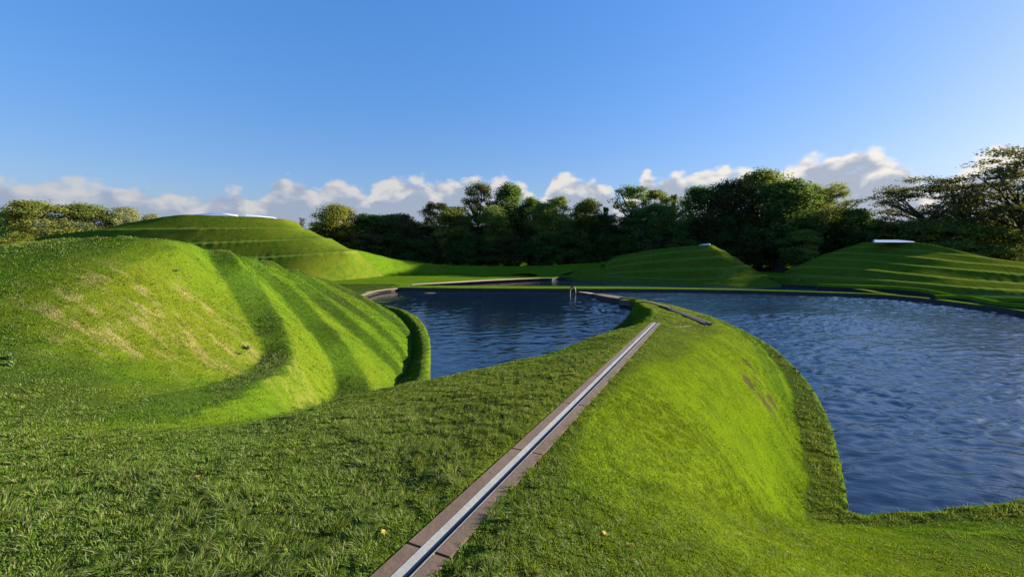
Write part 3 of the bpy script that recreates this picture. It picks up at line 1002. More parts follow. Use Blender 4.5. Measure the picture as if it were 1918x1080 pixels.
# ------------------------------------------------------------------ terraced mounds in the distance
def mound(name, contours, step_in=0.75, mat=None, jit=0.05, steep=1.0, cell=0.24, rise=0.16, fade=None):
    """terraced mound as a height field tied to its contour lines (front line left to right, depth of the unseen back)"""
    base = sorted((p[0] / p[1], p[1]) for p in contours[0][0])
    def squeeze(p):
        yb = np.interp(p[0] / p[1], [q[0] for q in base], [q[1] for q in base])
        k = (yb + (p[1] - yb) * steep) / p[1]
        return (p[0] * k, p[1] * k, EYE + (p[2] - EYE) * k)
    contours = [contours[0]] + [([squeeze(p) for p in f], d) for f, d in contours[1:]]
    K = len(contours)
    lines = []
    ledges = []
    outline = None
    for k, (front, depth) in enumerate(contours):
        f = catmull(front, cell * .6)
        n = len(f)
        t = np.linspace(0, 1, int(n * 1.4))
        ch = f[0] * (1 - t)[:, None] + f[-1] * t[:, None]
        d = (f[-1] - f[0])[:2]; d /= np.linalg.norm(d)
        nb = np.array([-d[1], d[0]])
        b = ch.copy()
        b[:, :2] += nb * (np.sin(np.pi * t) ** 0.55 * depth)[:, None]
        loop = resample(np.vstack([f, b[::-1][1:]]), int(2.6 * n))
        if k == 0:
            outline = loop
        lines.append(loop)
        tt = np.roll(loop[:, :2], -3, 0) - np.roll(loop[:, :2], 3, 0)
        tt /= np.maximum(np.linalg.norm(tt, axis=1)[:, None], 1e-6)
        inn = np.stack([-tt[:, 1], tt[:, 0]], 1)
        q = loop.copy()
        if k == 0:
            q[:, :2] -= inn * 1.2
            q[:, 2] -= .9
            lines.append(q)
            outer = q
        elif k < K - 1:
            q[:, :2] += inn * step_in
            q[:, 2] += rise
            lines.append(q)
            ledges.append((loop, q))
    x0, y0 = outer[:, 0].min() - 1, outer[:, 1].min() - 1
    nx = int((outer[:, 0].max() + 1 - x0) / cell) + 2; ny = int((outer[:, 1].max() + 1 - y0) / cell) + 2
    acc = np.zeros((ny, nx)); cnt = np.zeros((ny, nx))
    lo = outer[:, 2].min()
    Zs = None
    for lev, iters in ((8, 300), (4, 200), (2, 120), (1, 90)):
        c = cell * lev
        mx, my = int(math.ceil(nx / lev)) + 1, int(math.ceil(ny / lev)) + 1
        acc = np.zeros((my, mx)); cnt = np.zeros((my, mx))
        for f in lines:
            ix = np.clip(np.rint((f[:, 0] - x0) / c).astype(int), 0, mx - 1); iy = np.clip(np.rint((f[:, 1] - y0) / c).astype(int), 0, my - 1)
            np.add.at(acc, (iy, ix), f[:, 2]); np.add.at(cnt, (iy, ix), 1)
        fixed = cnt > 0
        val = np.where(fixed, acc / np.maximum(cnt, 1), 0)
        if Zs is None:
            Zs = np.full((my, mx), 1.0)
        else:
            xs = np.clip(np.arange(mx) / 2.0, 0, Zs.shape[1] - 1.001); ys = np.clip(np.arange(my) / 2.0, 0, Zs.shape[0] - 1.001)
            a_ = ys.astype(int); b_ = xs.astype(int); fy = (ys - a_)[:, None]; fx = (xs - b_)[None]
            Zs = (Zs[np.ix_(a_, b_)] * (1 - fy) * (1 - fx) + Zs[np.ix_(a_ + 1, b_)] * fy * (1 - fx) + Zs[np.ix_(a_, b_ + 1)] * (1 - fy) * fx + Zs[np.ix_(a_ + 1, b_ + 1)] * fy * fx)
        Zs = relax(Zs, fixed, val, None, iters)
    my, mx = Zs.shape
    P = np.pad(Zs, 1, mode='edge')
    Zs = .6 * Zs + .1 * (P[:-2, 1:-1] + P[2:, 1:-1] + P[1:-1, :-2] + P[1:-1, 2:])
    X, Y = np.meshgrid(x0 + cell * np.arange(mx), y0 + cell * np.arange(my))
    ins = inside(X, Y, outer[::6])
    Zs = Zs + jit * (vnoise(X, Y, .3, 11))
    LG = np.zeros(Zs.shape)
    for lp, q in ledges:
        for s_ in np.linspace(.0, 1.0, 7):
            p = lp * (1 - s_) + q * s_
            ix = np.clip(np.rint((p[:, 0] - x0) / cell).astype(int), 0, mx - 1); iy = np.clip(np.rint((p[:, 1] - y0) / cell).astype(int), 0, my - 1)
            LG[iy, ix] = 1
    if fade:
        wf = np.clip((fade - X / np.maximum(Y, 1)) / .05, 0, 1)
        B = Zs.copy()
        for _ in range(60):
            P = np.pad(B, 1, mode='edge')
            B = 0.25 * (P[:-2, 1:-1] + P[2:, 1:-1] + P[1:-1, :-2] + P[1:-1, 2:])
        Zs = Zs * (1 - wf) + B * wf
        LG = LG * (1 - wf)
    idx = -np.ones(Zs.shape, int); idx[ins] = np.arange(ins.sum())
    vs = np.stack([X[ins], Y[ins], Zs[ins]], 1)
    k4 = np.stack([idx[:-1, :-1], idx[:-1, 1:], idx[1:, 1:], idx[1:, :-1]], -1).reshape(-1, 4)
    k4 = k4[(k4 >= 0).all(1)]
    o = mesh_obj(name, vs, k4, mat or M_TURF_MOUND, smooth=True)
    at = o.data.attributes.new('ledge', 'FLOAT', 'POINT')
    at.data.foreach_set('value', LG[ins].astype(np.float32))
    tag(o, kind='structure')
    return o


def L(pts):
    return line_uvY(pts)


# big mound on the left
H1 = [
    ([(-95, 62, .25), (-60, 57, .25)] + [PZ(u, v, .3) for u, v in ((450, 530), (560, 530), (640, 526), (700, 520.5))] + [PZ(742, 515.5, .3), (-17, 88, .25)], 26),
    (L([(-150, 530, 66), (100, 510, 64), (300, 496, 64), (400, 488, 65), (480, 483, 66.5), (567, 477.5, 68), (620, 472.5, 70), (654, 470, 72), (666, 469.4, 76), (668, 469.6, 82)]), 20),
    (L([(-60, 487, 69), (60, 473, 68), (200, 462, 67.5), (380, 455, 68), (500, 450.5, 70), (560, 448, 72), (603, 446, 74.5), (618, 446.5, 79), (620, 447, 85)]), 17),
    (L([(60, 446.5, 78), (120, 437, 76), (190, 430.5, 73), (300, 428, 72), (400, 427.5, 72), (500, 427, 74), (556, 427.5, 77), (576, 430, 82), (580, 431, 88)]), 13),
    (L([(215, 423, 80), (262, 413, 78), (300, 407, 77.5), (340, 402, 77.5), (390, 403, 77.5), (440, 404.5, 78), (500, 407, 79.5), (535, 411, 81), (552, 414.5, 84), (557, 417, 88)]), 9),
]
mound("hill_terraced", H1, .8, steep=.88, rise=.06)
# the long tail that joins it to the next mound
tailF = [PZ(u, v, z) for u, v, z in ((655, 522, .3), (700, 519, .3), (760, 514.5, .3), (800, 513.2, .32), (900, 513.5, .32), (1010, 514.5, .32), (1040, 517, .3))]
tailC = L([(640, 465, 78), (668, 470, 80), (700, 478, 83), (740, 486, 87), (780, 492, 89), (820, 496, 90), (900, 498.6, 91), (960, 499, 92), (1020, 498, 92), (1090, 494, 92), (1150, 492, 92)])
def loft(name, rails, n=90, mat=None, jit=.06, ease=None):
    R = [resample(catmull(r, .8), n) for r in rails]
    rows = []
    for a, b in zip(R, R[1:]):
        for s in np.linspace(0, 1, 6, endpoint=False):
            e = s + .08 * math.sin(math.pi * s)
            q = a * (1 - s) + b * s
            q[:, 2] = a[:, 2] * (1 - e) + b[:, 2] * e
            rows.append(q)
    rows.append(R[-1])
    vs, fs = [], []
    for r in rows:
        r = r.copy(); r[:, 2] += vnoise(r[:, 0], r[:, 1], .4, 12) * jit
        vs.extend(r.tolist())
    for k in range(len(rows) - 1):
        for j in range(n - 1):
            a = k * n + j
            fs.append((a, a + 1, a + 1 + n, a + n))
    o = mesh_obj(name, vs, fs, mat or M_TURF_FAR)
    tag(o, kind='structure')
    return o
loft("hill_tail", [tailF, tailC, [(x, y + 3, z) for x, y, z in tailC], [(x, y + 9, .2) for x, y, z in tailC]])
# low inner bank by the tail
loft("hill_bank", [[PZ(u, v, .44) for u, v in ((868, 513.2), (930, 514.5), (985, 515), (1003, 515.2))],
                   [PZ(u, v, .95) for u, v in ((868, 507.5), (930, 508.5), (985, 510.8), (1003, 513.5))],
                   [PZ(u, v, .44) for u, v in ((868, 511.5), (930, 512), (985, 513), (1006, 514.2))]], 40)

# terraced mound in the middle
def Ls(pts, dz=0):
    return L(pts)
H2 = [
    ([PZ(u, v, .14) for u, v in ((1006, 518.5), (1022, 520.5), (1080, 521.5), (1168, 524.5), (1250, 528.5), (1325, 533), (1400, 535), (1452, 534), (1462, 531))], 26),
    (L([(1128, 518.5, 79), (1142, 519, 77.5), (1200, 521, 74), (1299, 525, 67.5), (1351, 523.5, 66), (1400, 519.5, 66.5), (1425, 515.5, 68), (1436, 515, 72), (1439, 515.5, 78)]), 20),
    (L([(1060, 516.5, 84), (1100, 514.5, 81), (1142, 512, 79), (1221, 508, 74.5), (1325, 503, 67.6), (1370, 501.3, 66.5), (1390, 499.3, 68.5), (1401, 497, 73), (1404, 497.3, 79)]), 16),
    (L([(1050, 512.5, 86), (1080, 508.5, 83.5), (1110, 505, 82.5), (1142, 500.7, 80.8), (1221, 490.2, 76), (1299, 483.7, 70.2), (1350, 481.5, 69), (1366, 481, 71), (1376, 481.5, 75), (1379, 482, 81)]), 13),
    (L([(1050, 505, 88), (1070, 503, 86), (1090, 500, 84), (1142, 490, 82.5), (1195, 481.2, 79.5), (1247, 473.5, 75.5), (1299, 469.3, 72), (1335, 467.7, 71), (1347, 467.9, 73), (1355, 468.5, 77), (1357, 469, 82)]), 10),
    (L([(1012, 498.5, 92), (1060, 496.5, 90), (1090, 493.5, 87), (1116, 489.5, 84), (1148, 481, 84.5), (1189, 473, 82), (1221, 468, 79.5), (1273, 462, 76), (1312, 459.3, 74), (1327, 458.5, 73), (1335, 459, 75), (1339, 461, 79)]), 6),
]
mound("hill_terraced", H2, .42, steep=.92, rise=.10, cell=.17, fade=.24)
# terraced mound on the right
H3 = [
    ([PZ(u, v, .14) for u, v in ((1444, 524.5), (1470, 528), (1521, 535), (1590, 540), (1670, 544), (1751, 547), (1918, 550), (2050, 552), (2200, 552))], 30),
    (L([(1449, 521.5, 74), (1462, 516.5, 68), (1500, 517, 63), (1589, 521, 57), (1724, 531, 52.5), (1805, 538, 50.5), (1900, 543.5, 50), (2040, 551, 49.5)]), 24),
    (L([(1465, 514.5, 76), (1474, 506, 71), (1489, 500.5, 67), (1520, 500, 65), (1616, 504.5, 60), (1697, 512.5, 57), (1751, 518.5, 55), (1830, 525.5, 53.5), (1918, 532, 53), (2060, 544, 52)]), 21),
    (L([(1489, 500, 78), (1505, 493, 74), (1521, 486.5, 70.5), (1540, 484.5, 69), (1616, 487.5, 65), (1697, 495.6, 61), (1805, 505, 57.5), (1918, 514.5, 56), (2080, 532, 55)]), 18),
    (L([(1521, 486, 80), (1535, 479, 76), (1551, 474, 73), (1580, 473.8, 71), (1670, 478.2, 66), (1740, 484, 63), (1805, 491.5, 61), (1918, 501, 59), (2100, 525, 58)]), 14),
    (L([(1551, 475, 80), (1570, 468, 77), (1592, 462.5, 74), (1640, 464, 71), (1697, 468.6, 68), (1760, 473.5, 66), (1805, 478, 64.5), (1859, 484.5, 63), (1960, 498, 62), (2120, 522, 61)]), 10),
    (L([(1590, 463.5, 80), (1605, 457.5, 77), (1618, 454.2, 75), (1650, 453.4, 73), (1710, 453.2, 70), (1751, 458.5, 68.5), (1805, 471.5, 66.5), (1859, 483.6, 65), (1918, 491.5, 64), (2100, 515, 63)]), 6),
]
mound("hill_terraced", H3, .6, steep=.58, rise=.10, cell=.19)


# ------------------------------------------------------------------ stone and steel things
def box_bm(bm, x0, x1, y0, y1, z0, z1, bevel=0.0):
    r = bmesh.ops.create_cube(bm, size=1)
    for v in r['verts']:
        v.co = Vector(((x0 + x1) / 2 + v.co.x * (x1 - x0), (y0 + y1) / 2 + v.co.y * (y1 - y0), (z0 + z1) / 2 + v.co.z * (z1 - z0)))
    if bevel:
        es = list({e for v in r['verts'] for e in v.link_edges})
        bmesh.ops.bevel(bm, geom=es, offset=bevel, segments=2, affect='EDGES')


def make_rill(A, B, half, chan, name, label, cat, nslab, stone, steel, top=0.012, depth=0.018):
    """paved strip with a steel channel: empty at the start, local +Y along it"""
    A, B = Vector(A), Vector(B)
    d = B - A
    ln = d.length
    root = empty(name, A)
    rot = d.to_track_quat('Y', 'Z').to_euler()
    root.rotation_euler = rot
    tag(root, label, cat)
    r = random.Random(5)
    for side in (-1, 1):
        y = 0.0
        for i in range(nslab):
            y2 = ln * (i + 1) / nslab
            bm = bmesh.new()
            x0, x1 = sorted((side * chan, side * half))
            j = (r.random() - .5) * .006
            box_bm(bm, x0 + .002, x1 - .001 + abs(j), y + .006, y2 - .006, top - .09 + j * .5, top + j * .5, .004)
            bm_obj("stone_slab", bm, stone, root)
            y = y2
    # U shaped channel, one folded strip
    tk = .006
    prof = [(-chan, top + .003), (-chan, -.10), (chan, -.10), (chan, top + .003), (chan - tk, top + .003), (chan - tk, -.075), (chan * .12, -.075), (chan * .06, -.012)]
    vs, fs = [], []
    for y in (0.0, ln):
        vs += [(x, y, z) for x, z in prof]
    k = len(prof)
    for j in range(k):
        fs.append((j, (j + 1) % k, (j + 1) % k + k, j + k))
    fs.append(tuple(range(k))[::-1]); fs.append(tuple(range(k, 2 * k)))
    mesh_obj("channel", vs, fs, steel, root, smooth=False)
    return root


make_rill(RILL_S, RILL_B, RH, .047, "drainage_channel", "long straight steel channel set between brown stone slabs along the grassy ridge", "channel", 10, M_STONE, M_STEEL)
M_DARKSTEEL = simple_mat("dull_steel", (0.24, 0.23, 0.22), 0.6, metal=0.3, bump=0.3, var=0.3)
make_rill((RILL2[0][0], RILL2[0][1], RILL2[0][2] + .03), (RILL2[1][0], RILL2[1][1], RILL2[1][2] + .04), .13, .06, "drainage_channel", "short dark channel slanting across the far end of the ridge", "channel", 4, M_STONE, M_DARKSTEEL)


def wall_line(name, pts, half, ztops, drop, mat, label, cat, step=.3, side=None):
    c = [(p[0], p[1], z) for p, z in zip(pts, ztops)]
    o = ribbon(name, c, half, None, mat, drop, kind=None, side_mat=side or mat, step=step)
    tag(o, label, cat)
    return o


# thin stone riser across the ridge
wall_line("stone_step", [(STEP_A[0] - .05, STEP_A[1] + .04), (STEP_B[0], STEP_B[1] + .02)], .02, [STEP_A[2] - .05, STEP_B[2] - .04], .25, M_STONE,
          "thin pale stone step crossing the grass between the two channels", "step")
# sunken stone kerb by the bend
kp = [PZ(1203, 566.5, 1.15), PZ(1218, 568.2, 1.45), PZ(1240, 574.5, 1.62), PZ(1256, 579.5, 1.68)]
wall_line("stone_kerb", kp, .09, [p[2] + .10 for p in kp], .5, M_STONE, "low dark stone kerb leading from the slanting channel down towards the quay", "kerb", side=M_BANKSTONE)
# quay: stone walk running out into the pond
qp = [PZ(1174, 559.3, .50), PZ(1152, 555.6, .46), PZ(1135, 552.6, .42), PZ(1119, 550.2, .36)]
q_ = wall_line("stone_quay", qp, [.5, .75, .7, .45], [p[2] for p in qp], 1.2, M_STONE, "tan paved stone quay curving from the grass tip between both ponds", "quay", side=M_BANKSTONE)
bq = [PZ(1111, 549.6, .36), PZ(1098, 547.6, .30), PZ(1085, 546.2, .18)]
wall_line("stone_block", bq, [.32, .3, .12], [p[2] for p in bq], 1.1, M_PALE, "tapering pale stone block standing in water between the quay and the arch", "block", side=M_BANKSTONE)
kq = [PZ(1163, 557.2, .72), PZ(1175, 558.9, .74), PZ(1192, 560.2, .78)]
wall_line("stone_coping", kq, .16, [.56, .60, .66], .5, M_STONE, "short pale coping stone where the quay meets the grass tip", "coping")


def tube(name, path, rad, mat, parent=None, sides=10, cap=True):
    P = np.array(path, float)
    n = len(P)
    T = np.gradient(P, axis=0)
    T /= np.linalg.norm(T, axis=1)[:, None]
    up = np.array([0.0, 0.0, 1.0])
    vs, fs = [], []
    ref = np.array([0.0, 1.0, 0.0])
    rr = rad if hasattr(rad, '__len__') else [rad] * n
    for i in range(n):
        a = np.cross(T[i], ref)
        if np.linalg.norm(a) < .05:
            a = np.cross(T[i], np.array([1.0, 0, 0]))
        a /= np.linalg.norm(a)
        b = np.cross(T[i], a)
        for k in range(sides):
            th = 2 * math.pi * k / sides
            vs.append(P[i] + rr[i] * (a * math.cos(th) + b * math.sin(th)))
    for i in range(n - 1):
        for k in range(sides):
            a = i * sides + k; b = i * sides + (k + 1) % sides
            fs.append((a, b, b + sides, a + sides))
    if cap:
        fs.append(tuple(range(sides))[::-1]); fs.append(tuple(range((n - 1) * sides, n * sides)))
    return mesh_obj(name, vs, fs, mat, parent)


ac = PZ(1072.5, 550.5, 0)
aw, ah = .31, .86
arch = []
for k in range(-3, 25):
    if k < 0:
        arch.append((ac[0] - aw, ac[1], -.35 * (-k) / 3))
    else:
        th = math.pi * k / 21
        if k > 21:
            arch.append((ac[0] + aw, ac[1], -.35 * (k - 21) / 3))
        else:
            arch.append((ac[0] - aw * math.cos(th), ac[1] + .04 * math.sin(th * 2), .02 + ah * math.sin(th) ** .75))
t_ = tube("pond_arch", arch, [.075 + .02 * math.sin(i * 1.1) ** 2 for i in range(len(arch))], M_ROPE)
tag(t_, "small bronze-brown arch standing out of the water beyond the stone block", "arch")

# islet of weed and stone at the pond surface
ic = PZ(805, 548.5, 0.0)
vs, fs = [], []
nr, na = 6, 40
for i in range(nr + 1):
    for k in range(na):
        th = 2 * math.pi * k / na
        r = 1 - i / nr
        rr = r * (1 + .12 * math.sin(3 * th + 1) + .08 * math.sin(7 * th))
        vs.append((ic[0] + 1.15 * rr * math.cos(th), ic[1] + .75 * rr * math.sin(th), -.10 + .135 * (1 - r * r) + .02 * random.random()))
for i in range(nr):
    for k in range(na):
        a = i * na + k; b = i * na + (k + 1) % na
        fs.append((a, b, b + na, a + na))
o = mesh_obj("stone_islet", vs, fs, M_STONE)
tag(o, "flat stony islet just breaking the surface of the left pond", "islet")


def slab_on(name, pts, h, label, lift=0.0):
    """a thin white sheet lying on a mound top: outline of world points, thickness h"""
    bm = bmesh.new()
    vb = [bm.verts.new((x, y, z + lift)) for x, y, z in pts]
    f = bm.faces.new(vb)
    r = bmesh.ops.extrude_face_region(bm, geom=[f])
    for v in [e for e in r['geom'] if isinstance(e, bmesh.types.BMVert)]:
        v.co.z += h
    bmesh.ops.recalc_face_normals(bm, faces=bm.faces)
    o = bm_obj(name, bm, M_WHITE)
    tag(o, label, "roof")
    return o


M_PLASTER = simple_mat('white_plaster', (0.88, 0.88, 0.87), 0.9, var=0.04)


def wedge(name, px, Y, dY, label, lean=1.6, mat=None):
    """low white canopy: front outline from the photograph at distance Y, dY deep"""
    f = [PY(u, v, Y + (lean if i < len(px) - 2 else 0)) for i, (u, v) in enumerate(px)]
    vs = [(x, y, z) for x, y, z in f] + [(x, y + .25, z - .12) for x, y, z in f]
    n = len(f)
    fs = [tuple(range(n))[::-1], tuple(range(n, 2 * n))]
    for i in range(n):
        fs.append((i, (i + 1) % n, (i + 1) % n + n, i + n))
    o = mesh_obj(name, vs, fs, mat or M_WHITE, smooth=False)
    bm = bmesh.new(); bm.from_mesh(o.data); bmesh.ops.recalc_face_normals(bm, faces=bm.faces); bm.to_mesh(o.data); bm.free()
    tag(o, label, "screen")
    return o


wedge("white_screen", [(352, 402.5), (385, 400), (415, 399), (444, 402.5), (444, 405), (352, 405)], 76.6, .6, "long white screen lying along the crest of the highest terraced mound", mat=M_PLASTER)
wedge("white_screen", [(459, 402), (480, 403.5), (515, 407), (520, 410), (465, 409)], 77.6, .6, "shorter white screen tapering down the right of the highest mound's crest", mat=M_PLASTER)
wedge("white_screen", [(1310, 458.8), (1316, 457), (1329, 455.8), (1331, 458.2), (1330, 461), (1310, 461)], 73.0, 1.2, "tiny white screen at the peak of the middle terraced mound")
wedge("white_screen", [(1637, 449.0), (1655, 448.6), (1682, 449.2), (1711, 451.8), (1714, 453.6), (1639, 453.6)], 62.3, 1.5, "pale blue-white screen on the crest of the right terraced mound")

# ------------------------------------------------------------------ trees
def leaf_mat(name, c1, c2, trans=0.45):
    c1 = tuple(x * 1.8 for x in c1); c2 = tuple(x * 1.9 for x in c2)
    m, t, out = new_mat(name)
    g = t.new('ShaderNodeNewGeometry')
    oi = t.new('ShaderNodeObjectInfo')
    n = t.noise(g.outputs['Position'], 0.55, 4, 0.6)
    n2 = t.noise(g.outputs['Position'], 3.5, 2, 0.6)
    c = t.mix(t.smooth(n, 0.38, 0.62), (*c1, 1), (*c2, 1))
    c = t.mix(t.math('MULTIPLY', n2, 0.45), c, (*[x * 0.45 for x in c1], 1))
    d = t.new('ShaderNodeBsdfDiffuse')
    tr = t.new('ShaderNodeBsdfTranslucent')
    t.put(d.inputs[0], c)
    t.put(tr.inputs[0], t.mix(0.5, c, (c2[0] * 1.2, c2[1] * 1.1, c2[2] * .5, 1)))
    mx = t.new('ShaderNodeMixShader')
    mx.inputs[0].default_value = trans
    t.l.new(d.outputs[0], mx.inputs[1])
    t.l.new(tr.outputs[0], mx.inputs[2])
    t.l.new(mx.outputs[0], out.inputs[0])
    return m


LM = {
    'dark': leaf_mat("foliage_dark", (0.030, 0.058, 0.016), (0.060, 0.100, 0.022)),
    'green': leaf_mat("foliage_green", (0.045, 0.080, 0.022), (0.085, 0.125, 0.032)),
    'bright': leaf_mat("foliage_bright", (0.070, 0.110, 0.026), (0.145, 0.175, 0.040)),
    'olive': leaf_mat("foliage_olive", (0.070, 0.090, 0.022), (0.130, 0.145, 0.034)),
    'brown': leaf_mat("foliage_brown", (0.045, 0.052, 0.020), (0.080, 0.082, 0.028)),
    'gold': leaf_mat("foliage_gold", (0.085, 0.105, 0.020), (0.155, 0.155, 0.032)),
    'pale': leaf_mat("foliage_pale", (0.120, 0.135, 0.060), (0.190, 0.190, 0.090)),
}


def make_tree(style, seed):
    """unit tree 10 m high: returns (trunk mesh, crown mesh)"""
    r = random.Random(seed)
    nr = np.random.default_rng(seed)
    S = dict(broad=dict(w=4.6, lo=.16, ncl=150, leaf=150, cs=.85, ls=.19, flat=.75, top=.60),
             tall=dict(w=3.2, lo=.18, ncl=140, leaf=150, cs=.78, ls=.18, flat=.85, top=.62),
             airy=dict(w=4.0, lo=.34, ncl=90, leaf=110, cs=.62, ls=.17, flat=.6, top=.68),
             layered=dict(w=5.6, lo=.30, ncl=130, leaf=130, cs=.85, ls=.15, flat=.38, top=.66),
             sparse=dict(w=5.2, lo=.22, ncl=150, leaf=60, cs=.75, ls=.14, flat=.4, top=.60),
             bush=dict(w=6.0, lo=.02, ncl=120, leaf=130, cs=1.1, ls=.26, flat=.8, top=.5),
             conifer=dict(w=2.4, lo=.08, ncl=90, leaf=70, cs=.5, ls=.17, flat=.4, top=.1))[style]
    H = 10.0
    # skeleton
    tubes = []
    trunk_top = H * (.55 if style != 'conifer' else .97)
    lean = (r.uniform(-.25, .25), r.uniform(-.25, .25))
    tp = [(lean[0] * t_ * 1.5 + .08 * math.sin(5 * t_ + seed), lean[1] * t_ * 1.5, trunk_top * t_) for t_ in np.linspace(0, 1, 9)]
    tubes.append((tp, [.30 * (1 - .62 * t_) + (.10 if t_ == 0 else 0) for t_ in np.linspace(0, 1, 9)]))
    cl = []
    ph = [r.uniform(0, 6.28) for _ in range(6)]
    def radius(zf, th):
        if style == 'conifer':
            base = (1 - zf) * 1.0 + .03
        else:
            t0 = S['top']
            if zf > t0:
                base = math.sqrt(max(0, 1 - ((zf - t0) / (1.0 - t0)) ** 2))
            else:
                base = math.sqrt(max(0, 1 - ((t0 - zf) / (t0 - S['lo'] + .22)) ** 2))
        return base * (1 + .22 * math.sin(2 * th + ph[0] + 3 * zf) + .16 * math.sin(3 * th + ph[1]) + .14 * math.sin(5 * th + ph[2] + 6 * zf))
    for i in range(S['ncl']):
        zf = S['lo'] + (.97 - S['lo']) * r.random() ** .85
        th = r.uniform(0, 2 * math.pi)
        k = radius(zf, th) * S['w'] / 2 * (r.random() ** (.42 if style != 'sparse' else .6))
        zz = zf * H
        if style in ('layered', 'sparse'):
            zz = round(zz / .8) * .8 + r.uniform(-.34, .34) + .12 * k * math.sin(th * 2) - .10 * k
        cl.append((k * math.cos(th) * .96, k * math.sin(th) * .96, zz, k))
    # limbs to a good share of the clumps
    nl = {'airy': 34, 'layered': 44, 'sparse': 80, 'conifer': 20}.get(style, 22)
    for c in sorted(cl, key=lambda q: -q[3])[:nl] if style != 'sparse' else cl[:nl]:
        zs = max(min(c[2] - .35 * c[3] - r.uniform(.2, 1.2), trunk_top * .98), H * S['lo'] * .6)
        f_ = zs / trunk_top
        a = Vector((tp[0][0] + (tp[-1][0]) * f_, tp[-1][1] * f_, zs))
        b = Vector(c[:3])
        mid = a.lerp(b, .5) + Vector((r.uniform(-.25, .25), r.uniform(-.25, .25), r.uniform(.0, .35)))
        path = [tuple((a * (1 - t_) ** 2) + (mid * 2 * t_ * (1 - t_)) + (b * t_ * t_)) for t_ in np.linspace(0, 1, 6)]
        tubes.append((path, [max(.012, .085 * (1 - .8 * t_)) for t_ in np.linspace(0, 1, 6)]))
        for _ in range(2):
            e = b + Vector((r.uniform(-.7, .7), r.uniform(-.7, .7), r.uniform(.0, .6)))
            s_ = a.lerp(b, r.uniform(.5, .8))
            tubes.append(([tuple(s_), tuple(s_.lerp(e, .5) + Vector((0, 0, .1))), tuple(e)], [.03, .02, .008]))
    vs, fs = [], []
    for path, rad in tubes:
        o0 = len(vs)
        n = len(path); sd_ = 6
        for i in range(n):
            p = Vector(path[i]); q = Vector(path[min(i + 1, n - 1)]) - Vector(path[max(i - 1, 0)])
            q.normalize()
            a = q.orthogonal().normalized(); b = q.cross(a)
            for k in range(sd_):
                th = 2 * math.pi * k / sd_
                vs.append(tuple(p + (a * math.cos(th) + b * math.sin(th)) * rad[i]))
        for i in range(n - 1):
            for k in range(sd_):
                a_ = o0 + i * sd_ + k; b_ = o0 + i * sd_ + (k + 1) % sd_
                fs.append((a_, b_, b_ + sd_, a_ + sd_))
    tm = bpy.data.meshes.new("trunk")
    tm.from_pydata(vs, [], fs)
    tm.materials.append(M_BARK)
    tm.polygons.foreach_set('use_smooth', [True] * len(fs))
    # leaves
    C = np.array([c[:3] for c in cl])
    n = len(C) * S['leaf']
    ctr = np.repeat(C, S['leaf'], 0)
    d = nr.normal(size=(n, 3)); d /= np.linalg.norm(d, axis=1)[:, None]
    rr = nr.random(n)[:, None] ** .45
    szc = np.repeat(nr.uniform(.65, 1.25, len(C)), S['leaf'])[:, None] * S['cs']
    pos = ctr + d * rr * szc * np.array([1, 1, S['flat']])
    # leaf frames, facing roughly outwards
    nrm_ = d * 1.0 + nr.normal(size=(n, 3)) * .7 + np.array([0, 0, .35])
    nrm_ /= np.linalg.norm(nrm_, axis=1)[:, None]
    a = np.cross(nrm_, nr.normal(size=(n, 3))); a /= np.linalg.norm(a, axis=1)[:, None]
    b = np.cross(nrm_, a)
    s = (S['ls'] * nr.uniform(.55, 1.3, n))[:, None]
    V4 = np.stack([pos - a * s * .5, pos - b * s * .32, pos + a * s * .5, pos + b * s * .32], 1).reshape(-1, 3)
    cm_ = bpy.data.meshes.new("crown")
    cm_.vertices.add(4 * n)
    cm_.vertices.foreach_set('co', V4.astype(np.float32).ravel())
    cm_.loops.add(4 * n)
    cm_.loops.foreach_set('vertex_index', np.arange(4 * n, dtype=np.int32))
    cm_.polygons.add(n)
    cm_.polygons.foreach_set('loop_start', np.arange(0, 4 * n, 4, dtype=np.int32))
    cm_.polygons.foreach_set('loop_total', np.full(n, 4, dtype=np.int32))
    cm_.materials.append(LM['green'])
    cm_.update(calc_edges=True)
    return tm, cm_


PROTO = {}
for st, k in (('broad', 3), ('tall', 3), ('airy', 2), ('layered', 2), ('sparse', 1), ('bush', 2), ('conifer', 1)):
    PROTO[st] = [make_tree(st, 11 + 7 * i + len(st)) for i in range(k)]
PW_ = dict(broad=4.9, tall=3.6, airy=4.5, layered=6.2, sparse=5.9, bush=6.6, conifer=2.5)
tcount = {}


def plant(u, v, wpx, Y, style, colour, label, group=None, name=None, base=.3, cat="tree"):
    x, _, zt = PY(u, v, Y)
    H = zt - base
    Wm = wpx / FPX * Y
    sxy = Wm / PW_[style]
    sz = H / 10.0
    i = tcount[style] = tcount.get(style, -1) + 1
    tm, cm_ = PROTO[style][i % len(PROTO[style])]
    nm = name or {'conifer': 'conifer_tree', 'bush': 'shrub'}.get(style, 'broadleaf_tree')
    root = empty(nm, (x, Y, base - .1), (i * 2.399) % 6.283)
    root.scale = (sxy, sxy, sz * 1.01)
    tag(root, label, cat, group)
    a = bpy.data.objects.new("trunk", tm); COL.objects.link(a); a.parent = root
    c = bpy.data.objects.new("crown", cm_); COL.objects.link(c); c.parent = root
    c.material_slots[0].link = 'OBJECT'
    c.material_slots[0].material = LM[colour]
    return root


